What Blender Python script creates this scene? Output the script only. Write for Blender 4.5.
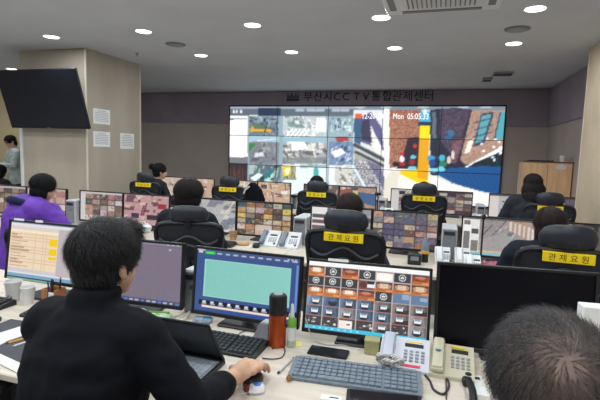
import bpy, bmesh, math, random
import numpy as np
from mathutils import Vector, Matrix, Euler

for o in list(bpy.data.objects):
    bpy.data.objects.remove(o)
S = bpy.context.scene
COL = S.collection

# ------------------------------------------------------------------ camera
F, YAW, PIT, ROL, CH = 454.5, .3012, .1043, .0306, 1.55
_c, _s = math.cos(YAW), math.sin(YAW)
FWD = np.array([-_s * math.cos(PIT), _c * math.cos(PIT), -math.sin(PIT)])
RGT = np.array([_c, _s, 0.])
UPV = np.cross(RGT, FWD)
CR, SR = math.cos(ROL), math.sin(ROL)
RC = RGT * CR + UPV * SR
UC = UPV * CR - RGT * SR
CAMP = np.array([0, 0, CH])
cam_data = bpy.data.cameras.new('camera')
cam = bpy.data.objects.new('camera', cam_data)
COL.objects.link(cam)
cam_data.sensor_width = 36
cam_data.lens = F * 36 / 600
cam_data.clip_start = .05
mw = Matrix(((RC[0], UC[0], -FWD[0], 0), (RC[1], UC[1], -FWD[1], 0), (RC[2], UC[2], -FWD[2], CH), (0, 0, 0, 1)))
cam.matrix_world = mw
S.camera = cam


def ray(x, y):
    return FWD + RC * ((x - 300) / F) - UC * ((y - 200) / F)


def onz(x, y, z=.73):
    d = ray(x, y)
    return Vector(CAMP + d * ((z - CH) / d[2]))


def ony(x, y, Y):
    d = ray(x, y)
    return Vector(CAMP + d * (Y / d[1]))


def onx(x, y, X):
    d = ray(x, y)
    return Vector(CAMP + d * (X / d[0]))


# ------------------------------------------------------------------ world, exposure
w = bpy.data.worlds.new('world')
S.world = w
w.use_nodes = True
w.node_tree.nodes['Background'].inputs[0].default_value = (.5, .52, .56, 1)
w.node_tree.nodes['Background'].inputs[1].default_value = .05
S.view_settings.view_transform = 'Standard'
S.view_settings.look = 'None'
S.view_settings.exposure = 0
S.view_settings.gamma = 1
S.view_settings.use_curve_mapping = False
LAMP_W = 9.6
CEIL = 2.92
DESK = .73

# ------------------------------------------------------------------ helpers


def lin(c):
    c = np.asarray(c, float) / 255.
    return np.where(c <= .04045, c / 12.92, ((c + .055) / 1.055) ** 2.4)


def L4(c):
    a = lin(c)
    return (float(a[0]), float(a[1]), float(a[2]), 1)


MATS = {}


def mat(name, c, rough=.6, metal=0., var=.0, scale=8., bump=0., bscale=60., spec=.5, stretch=None, c2=None, emit=0, alpha=1., coat=0.):
    """procedural material: base colour varied by noise, optional bump"""
    if name in MATS:
        return MATS[name]
    m = bpy.data.materials.new(name)
    m.use_nodes = True
    nt = m.node_tree
    b = nt.nodes['Principled BSDF']
    b.inputs['Roughness'].default_value = rough
    b.inputs['Metallic'].default_value = metal
    b.inputs['Specular IOR Level'].default_value = spec
    b.inputs['Coat Weight'].default_value = coat
    b.inputs['Base Color'].default_value = L4(c)
    tc = nt.nodes.new('ShaderNodeTexCoord')
    src = tc.outputs['Object']
    if stretch:
        mp = nt.nodes.new('ShaderNodeMapping')
        mp.inputs['Scale'].default_value = stretch
        nt.links.new(src, mp.inputs['Vector'])
        src = mp.outputs['Vector']
    if var or c2 is not None:
        n = nt.nodes.new('ShaderNodeTexNoise')
        n.inputs['Scale'].default_value = scale
        n.inputs['Detail'].default_value = 5
        nt.links.new(src, n.inputs['Vector'])
        r = nt.nodes.new('ShaderNodeValToRGB')
        a = np.asarray(c, float)
        if c2 is not None:
            lo, hi = a, np.asarray(c2, float)
        else:
            lo, hi = np.clip(a * (1 - var), 0, 255), np.clip(a * (1 + var), 0, 255)
        r.color_ramp.elements[0].color = L4(lo)
        r.color_ramp.elements[1].color = L4(hi)
        r.color_ramp.elements[0].position = .32
        r.color_ramp.elements[1].position = .68
        nt.links.new(n.outputs['Fac'], r.inputs['Fac'])
        nt.links.new(r.outputs['Color'], b.inputs['Base Color'])
    if bump:
        n2 = nt.nodes.new('ShaderNodeTexNoise')
        n2.inputs['Scale'].default_value = bscale
        n2.inputs['Detail'].default_value = 3
        nt.links.new(src, n2.inputs['Vector'])
        bp = nt.nodes.new('ShaderNodeBump')
        bp.inputs['Strength'].default_value = bump
        bp.inputs['Distance'].default_value = .01
        nt.links.new(n2.outputs['Fac'], bp.inputs['Height'])
        nt.links.new(bp.outputs['Normal'], b.inputs['Normal'])
    if emit:
        b.inputs['Emission Color'].default_value = L4(c)
        b.inputs['Emission Strength'].default_value = emit
    if alpha < 1:
        b.inputs['Alpha'].default_value = alpha
    MATS[name] = m
    return m


def net_mat():
    m = bpy.data.materials.new('chair_net')
    m.use_nodes = True
    nt = m.node_tree
    b = nt.nodes['Principled BSDF']
    b.inputs['Base Color'].default_value = L4((24, 26, 34))
    b.inputs['Roughness'].default_value = .7
    tc = nt.nodes.new('ShaderNodeTexCoord')
    wv = nt.nodes.new('ShaderNodeTexWave')
    wv.bands_direction = 'Z'
    wv.inputs['Scale'].default_value = 34
    wv.inputs['Distortion'].default_value = .6
    nt.links.new(tc.outputs['Object'], wv.inputs['Vector'])
    mr = nt.nodes.new('ShaderNodeMapRange')
    mr.inputs['To Min'].default_value = .5
    mr.inputs['To Max'].default_value = .8
    nt.links.new(wv.outputs['Fac'], mr.inputs['Value'])
    nt.links.new(mr.outputs['Result'], b.inputs['Alpha'])
    return m


def screen_mat(name, strength):
    m = bpy.data.materials.new(name)
    m.use_nodes = True
    nt = m.node_tree
    b = nt.nodes['Principled BSDF']
    b.inputs['Base Color'].default_value = (.006, .006, .008, 1)
    b.inputs['Roughness'].default_value = .35
    a = nt.nodes.new('ShaderNodeAttribute')
    a.attribute_name = 'picture'
    nt.links.new(a.outputs['Color'], b.inputs['Emission Color'])
    b.inputs['Emission Strength'].default_value = strength
    return m


class MB:
    """mesh builder"""

    def __init__(self):
        self.V = []
        self.F = []

    def add(self, v, f, M=None):
        o = len(self.V)
        if M is not None:
            v = [M @ Vector(p) for p in v]
        self.V += [tuple(p) for p in v]
        self.F += [tuple(i + o for i in q) for q in f]
        return self

    def box(self, c, s, bev=0., M=None, seg=1, rot=None):
        bm = bmesh.new()
        T = Matrix.Translation(Vector(c))
        if rot is not None:
            T = T @ rot.to_4x4()
        bmesh.ops.create_cube(bm, size=1, matrix=Matrix.Diagonal((s[0], s[1], s[2], 1)))
        if bev > 0:
            bmesh.ops.bevel(bm, geom=bm.edges[:], offset=min(bev, min(s) * .49), segments=seg, affect='EDGES', profile=.5)
        bm.verts.index_update()
        v = [T @ x.co for x in bm.verts]
        f = [[q.index for q in x.verts] for x in bm.faces]
        bm.free()
        return self.add(v, f, M)

    def lathe(self, prof, n=20, M=None, c=(0, 0, 0)):
        v, f = [], []
        c = Vector(c)
        for r, z in prof:
            for i in range(n):
                a = 2 * math.pi * i / n
                v.append(c + Vector((r * math.cos(a), r * math.sin(a), z)))
        for k in range(len(prof) - 1):
            for i in range(n):
                j = (i + 1) % n
                f.append((k * n + i, k * n + j, k * n + n + j, k * n + n + i))
        f.append(tuple(reversed(range(n))))
        f.append(tuple(range((len(prof) - 1) * n, len(prof) * n)))
        return self.add(v, f, M)

    def cyl(self, a, b, r, r2=None, n=12):
        return self.tube([a, b], r, n, r2)

    def tube(self, pts, r, n=8, r2=None, closed=False):
        pts = [Vector(p) for p in pts]
        m = len(pts)
        v, f = [], []
        up = Vector((0, 0, 1))
        for k, p in enumerate(pts):
            if closed:
                t = (pts[(k + 1) % m] - pts[k - 1]).normalized()
            else:
                t = (pts[min(k + 1, m - 1)] - pts[max(k - 1, 0)]).normalized()
            ref = up if abs(t.z) < .95 else Vector((0, 1, 0))
            x = t.cross(ref).normalized()
            y = x.cross(t)
            rr = r if r2 is None else r + (r2 - r) * k / (m - 1)
            for i in range(n):
                a = 2 * math.pi * i / n
                v.append(p + x * rr * math.cos(a) + y * rr * math.sin(a))
        for k in range(m if closed else m - 1):
            k2 = (k + 1) % m
            for i in range(n):
                j = (i + 1) % n
                f.append((k * n + i, k * n + j, k2 * n + j, k2 * n + i))
        if not closed:
            f.append(tuple(reversed(range(n))))
            f.append(tuple(range((m - 1) * n, m * n)))
        return self.add(v, f)

    def prism(self, poly, d, M=None):
        """polygon in XZ extruded along +Y by d"""
        n = len(poly)
        v = [(x, 0, z) for x, z in poly] + [(x, d, z) for x, z in poly]
        f = [tuple(range(n)), tuple(reversed(range(n, 2 * n)))]
        for i in range(n):
            j = (i + 1) % n
            f.append((i, i + n, j + n, j))
        return self.add(v, f, M)

    def loft(self, rings, n=20, p=2.0, M=None):
        """rings: (x,y,z,rx,ry)"""
        v, f = [], []
        for (x, y, z, rx, ry) in rings:
            for i in range(n):
                a = 2 * math.pi * i / n
                ca, sa = math.cos(a), math.sin(a)
                v.append(Vector((x + rx * math.copysign(abs(ca) ** (2 / p), ca), y + ry * math.copysign(abs(sa) ** (2 / p), sa), z)))
        m = len(rings)
        for k in range(m - 1):
            for i in range(n):
                j = (i + 1) % n
                f.append((k * n + i, k * n + j, k * n + n + j, k * n + n + i))
        f.append(tuple(reversed(range(n))))
        f.append(tuple(range((m - 1) * n, m * n)))
        return self.add(v, f, M)

    def ell(self, c, r, M=None, rot=None, n=16, m=10):
        v, f = [], []
        R = rot if rot is not None else Matrix.Identity(3)
        c = Vector(c)
        v.append(c + R @ Vector((0, 0, r[2])))
        for k in range(1, m):
            t = math.pi * k / m
            for i in range(n):
                a = 2 * math.pi * i / n
                v.append(c + R @ Vector((r[0] * math.sin(t) * math.cos(a), r[1] * math.sin(t) * math.sin(a), r[2] * math.cos(t))))
        v.append(c + R @ Vector((0, 0, -r[2])))
        for i in range(n):
            f.append((0, 1 + i, 1 + (i + 1) % n))
        for k in range(m - 2):
            for i in range(n):
                j = (i + 1) % n
                f.append((1 + k * n + i, 1 + (k + 1) * n + i, 1 + (k + 1) * n + j, 1 + k * n + j))
        e = len(v) - 1
        for i in range(n):
            f.append((e, 1 + (m - 2) * n + (i + 1) % n, 1 + (m - 2) * n + i))
        return self.add(v, f, M)

    def cap(self, a, b, ra, rb, n=14):
        """tapered capsule"""
        a, b = Vector(a), Vector(b)
        t = (b - a)
        l = max(t.length, 1e-5)
        t.normalize()
        ref = Vector((0, 0, 1)) if abs(t.z) < .95 else Vector((0, 1, 0))
        x = t.cross(ref).normalized()
        y = t.cross(x).normalized()
        ring = []
        for k in range(0, 5):
            q = math.pi / 2 * k / 4
            ring.append((-ra * math.cos(q), ra * math.sin(q)))
        for k in range(0, 5):
            q = math.pi / 2 * k / 4
            ring.append((l + rb * math.sin(q), rb * math.cos(q)))
        v, f = [], []
        for d, r in ring:
            r = max(r, 1e-4)
            for i in range(n):
                an = 2 * math.pi * i / n
                v.append(a + t * d + x * r * math.cos(an) + y * r * math.sin(an))
        m = len(ring)
        for k in range(m - 1):
            for i in range(n):
                j = (i + 1) % n
                f.append((k * n + i, k * n + j, k * n + n + j, k * n + n + i))
        f.append(tuple(reversed(range(n))))
        f.append(tuple(range((m - 1) * n, m * n)))
        return self.add(v, f)

    def mesh(self, name, smooth=True, angle=40):
        me = bpy.data.meshes.new(name)
        me.from_pydata([tuple(v) for v in self.V], [], self.F)
        me.update()
        bm = bmesh.new()
        bm.from_mesh(me)
        bmesh.ops.recalc_face_normals(bm, faces=bm.faces)
        bm.to_mesh(me)
        bm.free()
        if smooth:
            me.polygons.foreach_set('use_smooth', [True] * len(me.polygons))
            me.set_sharp_from_angle(angle=math.radians(angle))
        return me

    def build(self, name, m, parent=None, smooth=True, angle=40):
        return ob(name, self.mesh(name, smooth, angle), m, parent)


def ob(name, me, m, parent=None):
    if m is not None:
        if len(me.materials) == 0:
            me.materials.append(m)
    o = bpy.data.objects.new(name, me)
    COL.objects.link(o)
    if parent is not None:
        o.parent = parent
    return o


def tag(o, label, cat, group=None):
    o['label'] = label
    o['category'] = cat
    if group:
        o['group'] = group
    return o


def thing(name, label, cat, loc=(0, 0, 0), rz=0., group=None):
    o = bpy.data.objects.new(name, None)
    o.empty_display_size = .1
    COL.objects.link(o)
    o.location = loc
    o.rotation_euler = (0, 0, rz)
    return tag(o, label, cat, group)


def struct(o):
    o['kind'] = 'structure'
    return o


def text_mesh(body, size, depth=.0, align='CENTER'):
    cu = bpy.data.curves.new('text', 'FONT')
    cu.body = body
    cu.size = size
    cu.extrude = depth
    cu.align_x = align
    cu.align_y = 'CENTER'
    cu.resolution_u = 3
    o = bpy.data.objects.new('text_tmp', cu)
    COL.objects.link(o)
    dg = bpy.context.evaluated_depsgraph_get()
    me = bpy.data.meshes.new_from_object(o.evaluated_get(dg))
    bpy.data.objects.remove(o)
    # text lies in XY -> stand up facing -Y
    me.transform(Matrix.Rotation(math.pi / 2, 4, 'X'))
    me.materials.clear()
    return me


def remesh(mb, vox, it=6, fac=.5):
    me = mb.mesh('tmp', False)
    o = bpy.data.objects.new('tmp', me)
    COL.objects.link(o)
    r = o.modifiers.new('r', 'REMESH')
    r.mode = 'VOXEL'
    r.voxel_size = vox
    s = o.modifiers.new('s', 'SMOOTH')
    s.factor = fac
    s.iterations = it
    dg = bpy.context.evaluated_depsgraph_get()
    out = bpy.data.meshes.new_from_object(o.evaluated_get(dg))
    bpy.data.objects.remove(o)
    bpy.data.meshes.remove(me)
    out.polygons.foreach_set('use_smooth', [True] * len(out.polygons))
    return out


def copy_tree(o, parent=None):
    c = o.copy()
    COL.objects.link(c)
    if parent is not None:
        c.parent = parent
    for ch in list(o.children):
        copy_tree(ch, c)
    return c


# ------------------------------------------------------------------ screen pictures (numpy painter -> vertex colours of the display)


class Canvas:
    def __init__(self, w, h, X=None, Y=None, seed=0):
        self.w, self.h = w, h
        self.a = np.zeros((h, w, 3))
        if X is None:
            X, Y = np.meshgrid((np.arange(w) + .5) / w * 100, (np.arange(h) + .5) / h * 100)
        self.X, self.Y = X, Y
        self.rng = np.random.default_rng(seed)

    def put(self, m, c, al=1.):
        self.a[m] = self.a[m] * (1 - al) + np.asarray(c, float) * al

    def rect(self, x0, y0, x1, y1, c, al=1.):
        m = (self.X >= x0) & (self.X < x1) & (self.Y >= y0) & (self.Y < y1)
        self.put(m, c, al)
        return m

    def pmask(self, pts):
        X, Y = self.X, self.Y
        ins = np.zeros(X.shape, bool)
        n = len(pts)
        for i in range(n):
            x0, y0 = pts[i]
            x1, y1 = pts[(i + 1) % n]
            if y0 == y1:
                continue
            k = ((y0 > Y) != (y1 > Y)) & (X < (x1 - x0) * (Y - y0) / (y1 - y0) + x0)
            ins ^= k
        return ins

    def poly(self, pts, c, al=1.):
        m = self.pmask(pts)
        self.put(m, c, al)
        return m

    def ell(self, cx, cy, rx, ry, c, al=1.):
        m = ((self.X - cx) / rx) ** 2 + ((self.Y - cy) / ry) ** 2 < 1
        self.put(m, c, al)
        return m

    def ring(self, cx, cy, rx, ry, t, c):
        d = np.sqrt(((self.X - cx) / rx) ** 2 + ((self.Y - cy) / ry) ** 2)
        self.put((d < 1) & (d > 1 - t), c)

    def line(self, x0, y0, x1, y1, w, c, al=1.):
        dx, dy = x1 - x0, y1 - y0
        l2 = dx * dx + dy * dy
        t = np.clip(((self.X - x0) * dx + (self.Y - y0) * dy) / l2, 0, 1)
        d = np.hypot(self.X - x0 - t * dx, self.Y - y0 - t * dy)
        self.put(d < w / 2, c, al)

    def fuzz(self, m, amp, cell=1):
        h, w = self.h, self.w
        n = self.rng.normal(0, amp, ((h + cell - 1) // cell, (w + cell - 1) // cell, 1))
        n = np.repeat(np.repeat(n, cell, 0), cell, 1)[:h, :w]
        self.a[m] = np.clip(self.a[m] + n.repeat(3, 2)[m], 0, 255)

    def street(self, x0, y0, x1, y1, base, dark, light, n=14, acc=None):
        """a small camera picture: ground, buildings, blobs"""
        g = self.rng
        m = self.rect(x0, y0, x1, y1, base)
        W, H = x1 - x0, y1 - y0
        sl = g.uniform(-.5, .5)
        for k in range(n * 3):
            cx, cy = x0 + g.random() * W, y0 + g.random() * H
            c = [dark, light, base, dark if g.random() < .5 else light][k % 4]
            c = np.asarray(c, float) + g.normal(0, 6, 3)
            big = .5 if k < n // 2 else .2
            sx, sy = W * g.uniform(.03, .4) * big, H * g.uniform(.05, .4) * big
            if k % 5 == 0:
                sx, sy = W * .02, H * g.uniform(.1, .3)
            q = (np.abs(self.X - cx - (self.Y - cy) * sl) < sx) & (np.abs(self.Y - cy) < sy) & m
            self.put(q, np.clip(c, 0, 255), .8)
        if acc is not None:
            for c in acc:
                cx, cy = x0 + g.uniform(.1, .9) * W, y0 + g.uniform(.2, .9) * H
                q = (np.abs(self.X - cx) < W * .09) & (np.abs(self.Y - cy) < H * .08) & m
                self.put(q, c)
        self.fuzz(m, 9)
        return m


def soften(a, k=.25):
    p = np.pad(a, ((1, 1), (1, 1), (0, 0)), 'edge')
    return a * (1 - k * 2) + (p[:-2, 1:-1] + p[2:, 1:-1] + p[1:-1, :-2] + p[1:-1, 2:]) * k * .5


def picture_mesh(name, arr, x0, x1, z0, z1, y=0.):
    """grid in XZ facing -Y, arr rows top to bottom"""
    h, w = arr.shape[:2]
    xs = np.linspace(x0, x1, w)
    zs = np.linspace(z1, z0, h)
    V = np.zeros((h, w, 3))
    V[..., 0] = xs[None]
    V[..., 1] = y
    V[..., 2] = zs[:, None]
    idx = np.arange(h * w).reshape(h, w)
    Fq = np.stack([idx[1:, :-1], idx[1:, 1:], idx[:-1, 1:], idx[:-1, :-1]], -1).reshape(-1, 4)
    me = bpy.data.meshes.new(name)
    me.from_pydata(V.reshape(-1, 3).tolist(), [], Fq.tolist())
    at = me.color_attributes.new('picture', 'FLOAT_COLOR', 'POINT')
    rgba = np.ones((h * w, 4))
    rgba[:, :3] = lin(np.clip(arr, 0, 255).reshape(-1, 3))
    at.data.foreach_set('color', rgba.ravel())
    me.update()
    return me


# ------------------------------------------------------------------ materials
M_ceil = mat('ceiling_paint', (208, 210, 216), .8, var=.015, scale=2)
M_wall = mat('wall_taupe', (190, 178, 170), .75, var=.03, scale=1.5, bump=.08, bscale=90)
M_pillar = mat('pillar_cladding', (180, 168, 152), .7, var=.06, scale=1.6, bump=.1, bscale=40, stretch=(1, 1, .35))
M_cream = mat('wall_cream', (205, 188, 152), .7, var=.03, scale=2)
M_fascia = mat('fascia_dark', (156, 145, 158), .7, var=.04, scale=2)
M_floor = mat('floor_tile', (186, 182, 176), .35, var=.08, scale=3)
M_white = mat('white_plastic', (226, 226, 226), .4)
M_black = mat('black_plastic', (22, 22, 26), .42, var=.05, scale=30)
M_dark = mat('charcoal_plastic', (38, 39, 45), .5, var=.06, scale=30)
M_grey = mat('grey_plastic', (150, 153, 158), .45, var=.03, scale=20)
M_lgrey = mat('light_grey_metal', (196, 198, 200), .4, var=.03, scale=10)
M_desk = mat('desk_ash', (212, 200, 184), .45, var=.05, scale=3, stretch=(1.2, 14, 14), bump=.03, bscale=40)
M_desk2 = mat('desk_side', (196, 190, 182), .5, var=.03, scale=4)
M_steel = mat('steel', (170, 172, 176), .3, metal=.9)
M_leather = mat('black_leather', (34, 38, 48), .42, var=.08, scale=20, bump=.15, bscale=200)
M_net = net_mat()
M_tag = mat('yellow_tag', (250, 216, 10), .6, var=.02, scale=20)
M_ink = mat('black_ink', (14, 14, 16), .6)
M_off = mat('screen_off', (7, 8, 18), .3, var=.03, scale=4, spec=.2)
M_scr = screen_mat('display_picture', 1.0)
M_wallscr = screen_mat('video_wall_picture', 1.1)
M_paper = mat('paper', (235, 235, 232), .8, var=.01, scale=10)
M_skin = mat('skin', (205, 158, 130), .55, var=.05, scale=25, bump=.05, bscale=250)
M_eye = mat('eye_dark', (25, 18, 16), .2)

# ------------------------------------------------------------------ the room
XR, YB = 1.94, 10.06
XL, YN = -12.2, -4.0


def room_box(name, lo, hi, m, bev=0.):
    c = [(a + b) / 2 for a, b in zip(lo, hi)]
    s = [abs(b - a) for a, b in zip(lo, hi)]
    return struct(MB().box(c, s, bev).build(name, m, smooth=False))


room_box('floor', (XL - .2, YN - .2, -.1), (XR + .3, YB + .3, 0), M_floor)
ceil = room_box('ceiling', (XL - .2, YN - .2, CEIL + .03), (XR + .3, YB + .3, CEIL + .14), M_ceil)
for i, (a, b, dz) in enumerate(((YN, 6.74, 0), (6.755, 8.13, .008), (8.142, YB + .01, .016))):
    MB().box(((XL + XR) / 2, (a + b) / 2, CEIL + .015 + dz / 2), (XR - XL, b - a, .03 - dz), .004).build('ceiling_panel', M_ceil, ceil, smooth=False)
wb = room_box('wall_back', (XL, YB, 0), (XR, YB + .15, CEIL + .1), M_wall)
MB().box(((-8.2 + XR) / 2, YB - .02, (2.19 + CEIL) / 2), (XR + 8.2, .04, CEIL - 2.19), .005).build('fascia', M_fascia, wb, smooth=False)
wr = room_box('wall_right', (XR, YN, 0), (XR + .15, YB + .15, CEIL + .1), M_wall)
MB().box((XR - .02, (6.5 + YB - .05) / 2, (2.19 + CEIL) / 2), (.04, YB - .05 - 6.5, CEIL - 2.19), .005).build('fascia', M_fascia, wr, smooth=False)
room_box('wall_left', (XL - .15, YN, 0), (XL, YB + .15, CEIL + .1), M_cream)
room_box('wall_front', (XL, YN - .15, 0), (XR, YN, CEIL + .1), M_wall)
room_box('wall_side_room', (XL, 7.6, 0), (-8.3, 7.75, CEIL + .02), M_cream)
room_box('wall_partition', (-8.3, 7.6, 0), (-8.2, YB, CEIL + .02), M_wall)
PX0, PX1, PY0, PY1 = -6.1, -4.9, 5.365, 6.575
pl = room_box('pillar_left', (PX0, PY0, 0), (PX1, PY1, CEIL + .02), M_pillar)
tr = mat('pillar_trim', (215, 205, 188), .5)
for k, (x, y) in enumerate(((PX1, PY0), (PX1, PY1))):
    MB().box((x, y, CEIL / 2), (.025, .025, CEIL), .004).build('corner_trim', tr, pl, smooth=False)
MB().box((PX0 - .012, PY0 + .01, 1.05), (.055, .055, 2.1), .006).build('corner_trim', M_white, pl, smooth=False)
pr_ = room_box('pillar_right', (1.63, 5.27, 0), (1.95, 6.48, CEIL + .02), mat('pillar_right_cladding', (204, 186, 160), .7, var=.05, scale=1.6))
MB().box((1.63, 6.48, CEIL / 2), (.02, .02, CEIL), .004).build('corner_trim', tr, pr_, smooth=False)

# ------------------------------------------------------------------ downlights
M_lamp = mat('lamp_lens', (255, 255, 255), .5, emit=6)


def downlight(x, y, label, first=[]):
    t = thing('downlight', label, 'ceiling light', (x, y, CEIL), 0, 'round ceiling downlights')
    if not first:
        r = MB().lathe([(.088, -.001), (.1, -.006), (.105, 0.), (.105, .004), (.088, .004)], 28).build('trim_ring', M_white, t)
        l = MB().lathe([(.087, -.004), (.087, .003)], 28).build('lens', M_lamp, t)
        first += [r.data, l.data]
    else:
        ob('trim_ring', first[0], None, t)
        ob('lens', first[1], None, t)
    ld = bpy.data.lights.new('downlight_lamp', 'AREA')
    ld.shape = 'DISK'
    ld.size = .17
    ld.energy = LAMP_W
    ld.color = (.90, .98, 1.02)
    lo = bpy.data.objects.new('downlight_lamp', ld)
    COL.objects.link(lo)
    lo.parent = t
    lo.location = (0, 0, -.012)
    return t


XS = (-4.86, -3.48, -2.08, -.68, .72)
W5 = ('leftmost, above the corner of the wall television pillar', 'second from the left', 'middle one', 'beside the corner of the ceiling air conditioner', 'rightmost')
for x, n in zip(XS, W5):
    downlight(x, 4.745, 'round lit downlight in the nearer row: ' + n, )
for x, n in zip(XS[1:], ('leftmost', 'second from the left', 'third from the left', 'rightmost')):
    downlight(x, 6.09, 'round lit downlight in the row nearer the video wall: ' + n)
for (x, y) in [(a, b) for b in (3.42, 2.05, .7, -.7, -2.1) for a in XS] + [(-6.3, 3.42), (-7.7, 4.745), (-9.1, 6.0), (-6.3, 2.05), (-6.3, .7), (-7.7, 6.6)]:
    if (x, y) == (-.68, 3.42):
        x = -1.0
    downlight(x, y, 'round lit downlight of the rows outside the photo')

# ------------------------------------------------------------------ ceiling fittings
t = thing('air_conditioner', 'white ceiling cassette air conditioner with slatted grille', 'air conditioner', (-.1, 4.1, CEIL))
MB().box((0, 0, -.012), (1.0, 1.0, .03), .008).build('panel', M_white, t, smooth=False)
M_vane = mat('vane_grey', (120, 122, 128), .5)
for a in range(4):
    R = Matrix.Rotation(a * math.pi / 2, 4, 'Z')
    MB().box((0, .425, -.03), (.7, .06, .008), .002, M=R).build('louvre', M_vane, t, smooth=False)
g = MB().box((0, 0, -.03), (.62, .62, .012), .004).build('intake_frame', M_white, t, smooth=False)
for k in range(15):
    MB().box((-.28 + k * .04, 0, -.04), (.012, .56, .012)).build('grille_slat', M_vane, t, smooth=False)
M_diff = mat('diffuser_grey', (128, 132, 140), .5)
for x, y, lb in ((-3.46, 5.39, 'flat grey round ceiling speaker at left, between two downlights'), (.665, 5.42, 'flat grey round ceiling speaker at right, between two downlights')):
    t = thing('ceiling_speaker', lb, 'speaker', (x, y, CEIL), 0, 'ceiling speakers')
    MB().lathe([(.13, 0), (.13, -.008), (.115, -.014), (0.02, -.016)], 28).build('rim', M_diff, t)
    MB().lathe([(.1, -.0142), (.1, -.019), (.01, -.021)], 28).build('grille', mat('grille', (150, 154, 160), .5), t)
for px_, py_, lb, sz in ((503, 74, 'thin dark ceiling slot vent nearest the right wall', (.3, .1)), (487, 80, 'small dark ceiling slot vent nearer the video wall', (.16, .1))):
    p = onz(px_, py_, CEIL)
    t = thing('ceiling_vent', lb, 'vent', (p.x, p.y, CEIL), 0, 'ceiling vents')
    MB().box((0, 0, -.004), (sz[0], sz[1] + .25, .012), .003).build('frame', M_grey, t, smooth=False)
    for k in range(4):
        MB().box((0, -.09 + k * .06, -.012), (sz[0] - .03, .025, .006)).build('slot', M_dark, t, smooth=False)
p = onz(137, 53, CEIL)
t = thing('sprinkler', 'tiny chrome ceiling sprinkler beside the pillar', 'sprinkler', (p.x, p.y, CEIL))
MB().lathe([(.03, 0), (.03, -.006), (.01, -.01), (.008, -.04), (.02, -.042), (.02, -.046)], 14).build('head', M_steel, t)

# ------------------------------------------------------------------ video wall
VX0, VZT, VW, VH = -4.924, 2.59, 1.21, .68
VY = 10.0
nw, nh = 60, 34
us = (np.arange(5 * nw) + .5) / nw * VW + VX0
vs = VZT - (np.arange(3 * nh) + .5) / nh * VH
UX, UZ = np.meshgrid(us, vs)
Pw = np.stack([UX, np.full_like(UX, VY), UZ], -1) - CAMP
zc = Pw @ FWD
C = Canvas(5 * nw, 3 * nh, 300 + F * (Pw @ RC) / zc, 200 - F * (Pw @ UC) / zc, 7)
C.a[:] = (190, 205, 210)
# user-interface part
C.rect(228, 100, 354, 116, (96, 108, 120))
C.rect(228, 100, 354, 109, (150, 165, 175))
C.rect(258, 108, 281, 116, (48, 60, 84))
for x in (233, 236, 240):
    C.rect(x, 109.5, x + 2, 113, (230, 232, 235))
C.rect(249, 115, 258, 116.5, (240, 240, 240))
for x in (300, 311, 320, 336, 345):
    C.ell(x, 110.5, 5, 1.6, (200, 214, 222), .7)
C.rect(228, 116, 247.5, 157, (252, 252, 252))
C.rect(228, 118.2, 247, 119.6, (90, 100, 125))
C.rect(228, 134, 247, 134.8, (225, 228, 232))
C.rect(228, 157, 248, 164, (120, 126, 132))
C.rect(228, 163, 248, 205, (62, 50, 52))
for k in range(14):
    x = 230 + C.rng.random() * 16
    C.line(x, 166 + C.rng.random() * 6, x + 1, 196, 1.2, (96, 70, 66), .6)
C.rect(247.5, 116, 354, 205, (150, 172, 182))
C.street(249, 116.5, 279, 136, (112, 128, 142), (58, 70, 86), (160, 175, 190), 16)
C.poly([(249, 126), (256, 123), (264, 125), (270, 128), (271, 131), (262, 133), (252, 131)], (96, 120, 100))
C.line(251, 130, 270, 130.5, 2.6, (232, 168, 52))
C.line(252, 127, 254, 130, 2, (230, 170, 60))
C.line(263, 140, 267, 122, 1.2, (70, 74, 80))
C.rect(249, 136, 279, 142, (168, 196, 214))
C.line(258, 141, 276, 139, 1.2, (215, 225, 230))
C.street(283, 116.5, 326, 137, (190, 202, 204), (120, 140, 142), (240, 245, 245), 18)
for k in range(5):
    C.line(286 + k * 4.2, 137, 292 + k * 4.2, 129, 1.7, (250, 252, 252))
C.rect(316, 118, 326, 132, (245, 248, 248))
C.rect(283, 137, 326, 142, (150, 190, 208))
C.street(330, 118, 353, 137, (150, 178, 188), (70, 98, 112), (225, 236, 240), 16)
C.poly([(335, 137), (348, 136.5), (349, 141), (337, 142)], (168, 70, 72))
C.street(249, 142, 279, 164, (128, 132, 138), (88, 94, 100), (165, 168, 170), 8)
C.poly([(249, 143), (257, 143), (249, 152)], (70, 130, 84))
C.poly([(254, 157), (264, 156), (263, 152), (255, 153)], (215, 220, 222))
C.street(283, 142, 327, 164, (170, 170, 172), (92, 92, 96), (235, 232, 228), 22)
C.poly([(291, 142), (305, 142), (308, 149), (292, 151)], (250, 250, 250))
C.rect(283, 157, 327, 163, (120, 126, 130), .7)
C.street(329, 142, 353, 165, (120, 142, 176), (62, 78, 112), (205, 216, 232), 14)
C.poly([(331, 152), (341, 148), (346, 153), (336, 158)], (242, 240, 242))
C.street(249, 165, 281, 205, (96, 116, 122), (38, 46, 52), (186, 212, 214), 26)
C.poly([(250, 178), (258, 173), (263, 175), (255, 182)], (225, 238, 238))
C.poly([(262, 176), (270, 170), (274, 172), (266, 179)], (52, 124, 128))
C.rect(283, 164, 327, 205, (226, 240, 243))
C.street(283, 166, 296, 180, (150, 150, 120), (70, 70, 60), (214, 204, 160), 8)
C.poly([(282, 167), (291, 166), (291, 174), (284, 177)], (240, 205, 40))
C.poly([(285, 169), (290, 168.5), (289, 174), (286, 175)], (250, 246, 235))
C.poly([(314, 168), (318, 168), (319, 178), (313, 178)], (86, 170, 178))
C.fuzz(C.rect(300, 164.5, 327, 168, (150, 176, 176)), 18)
C.rect(329, 165, 353, 205, (232, 238, 238))
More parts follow.
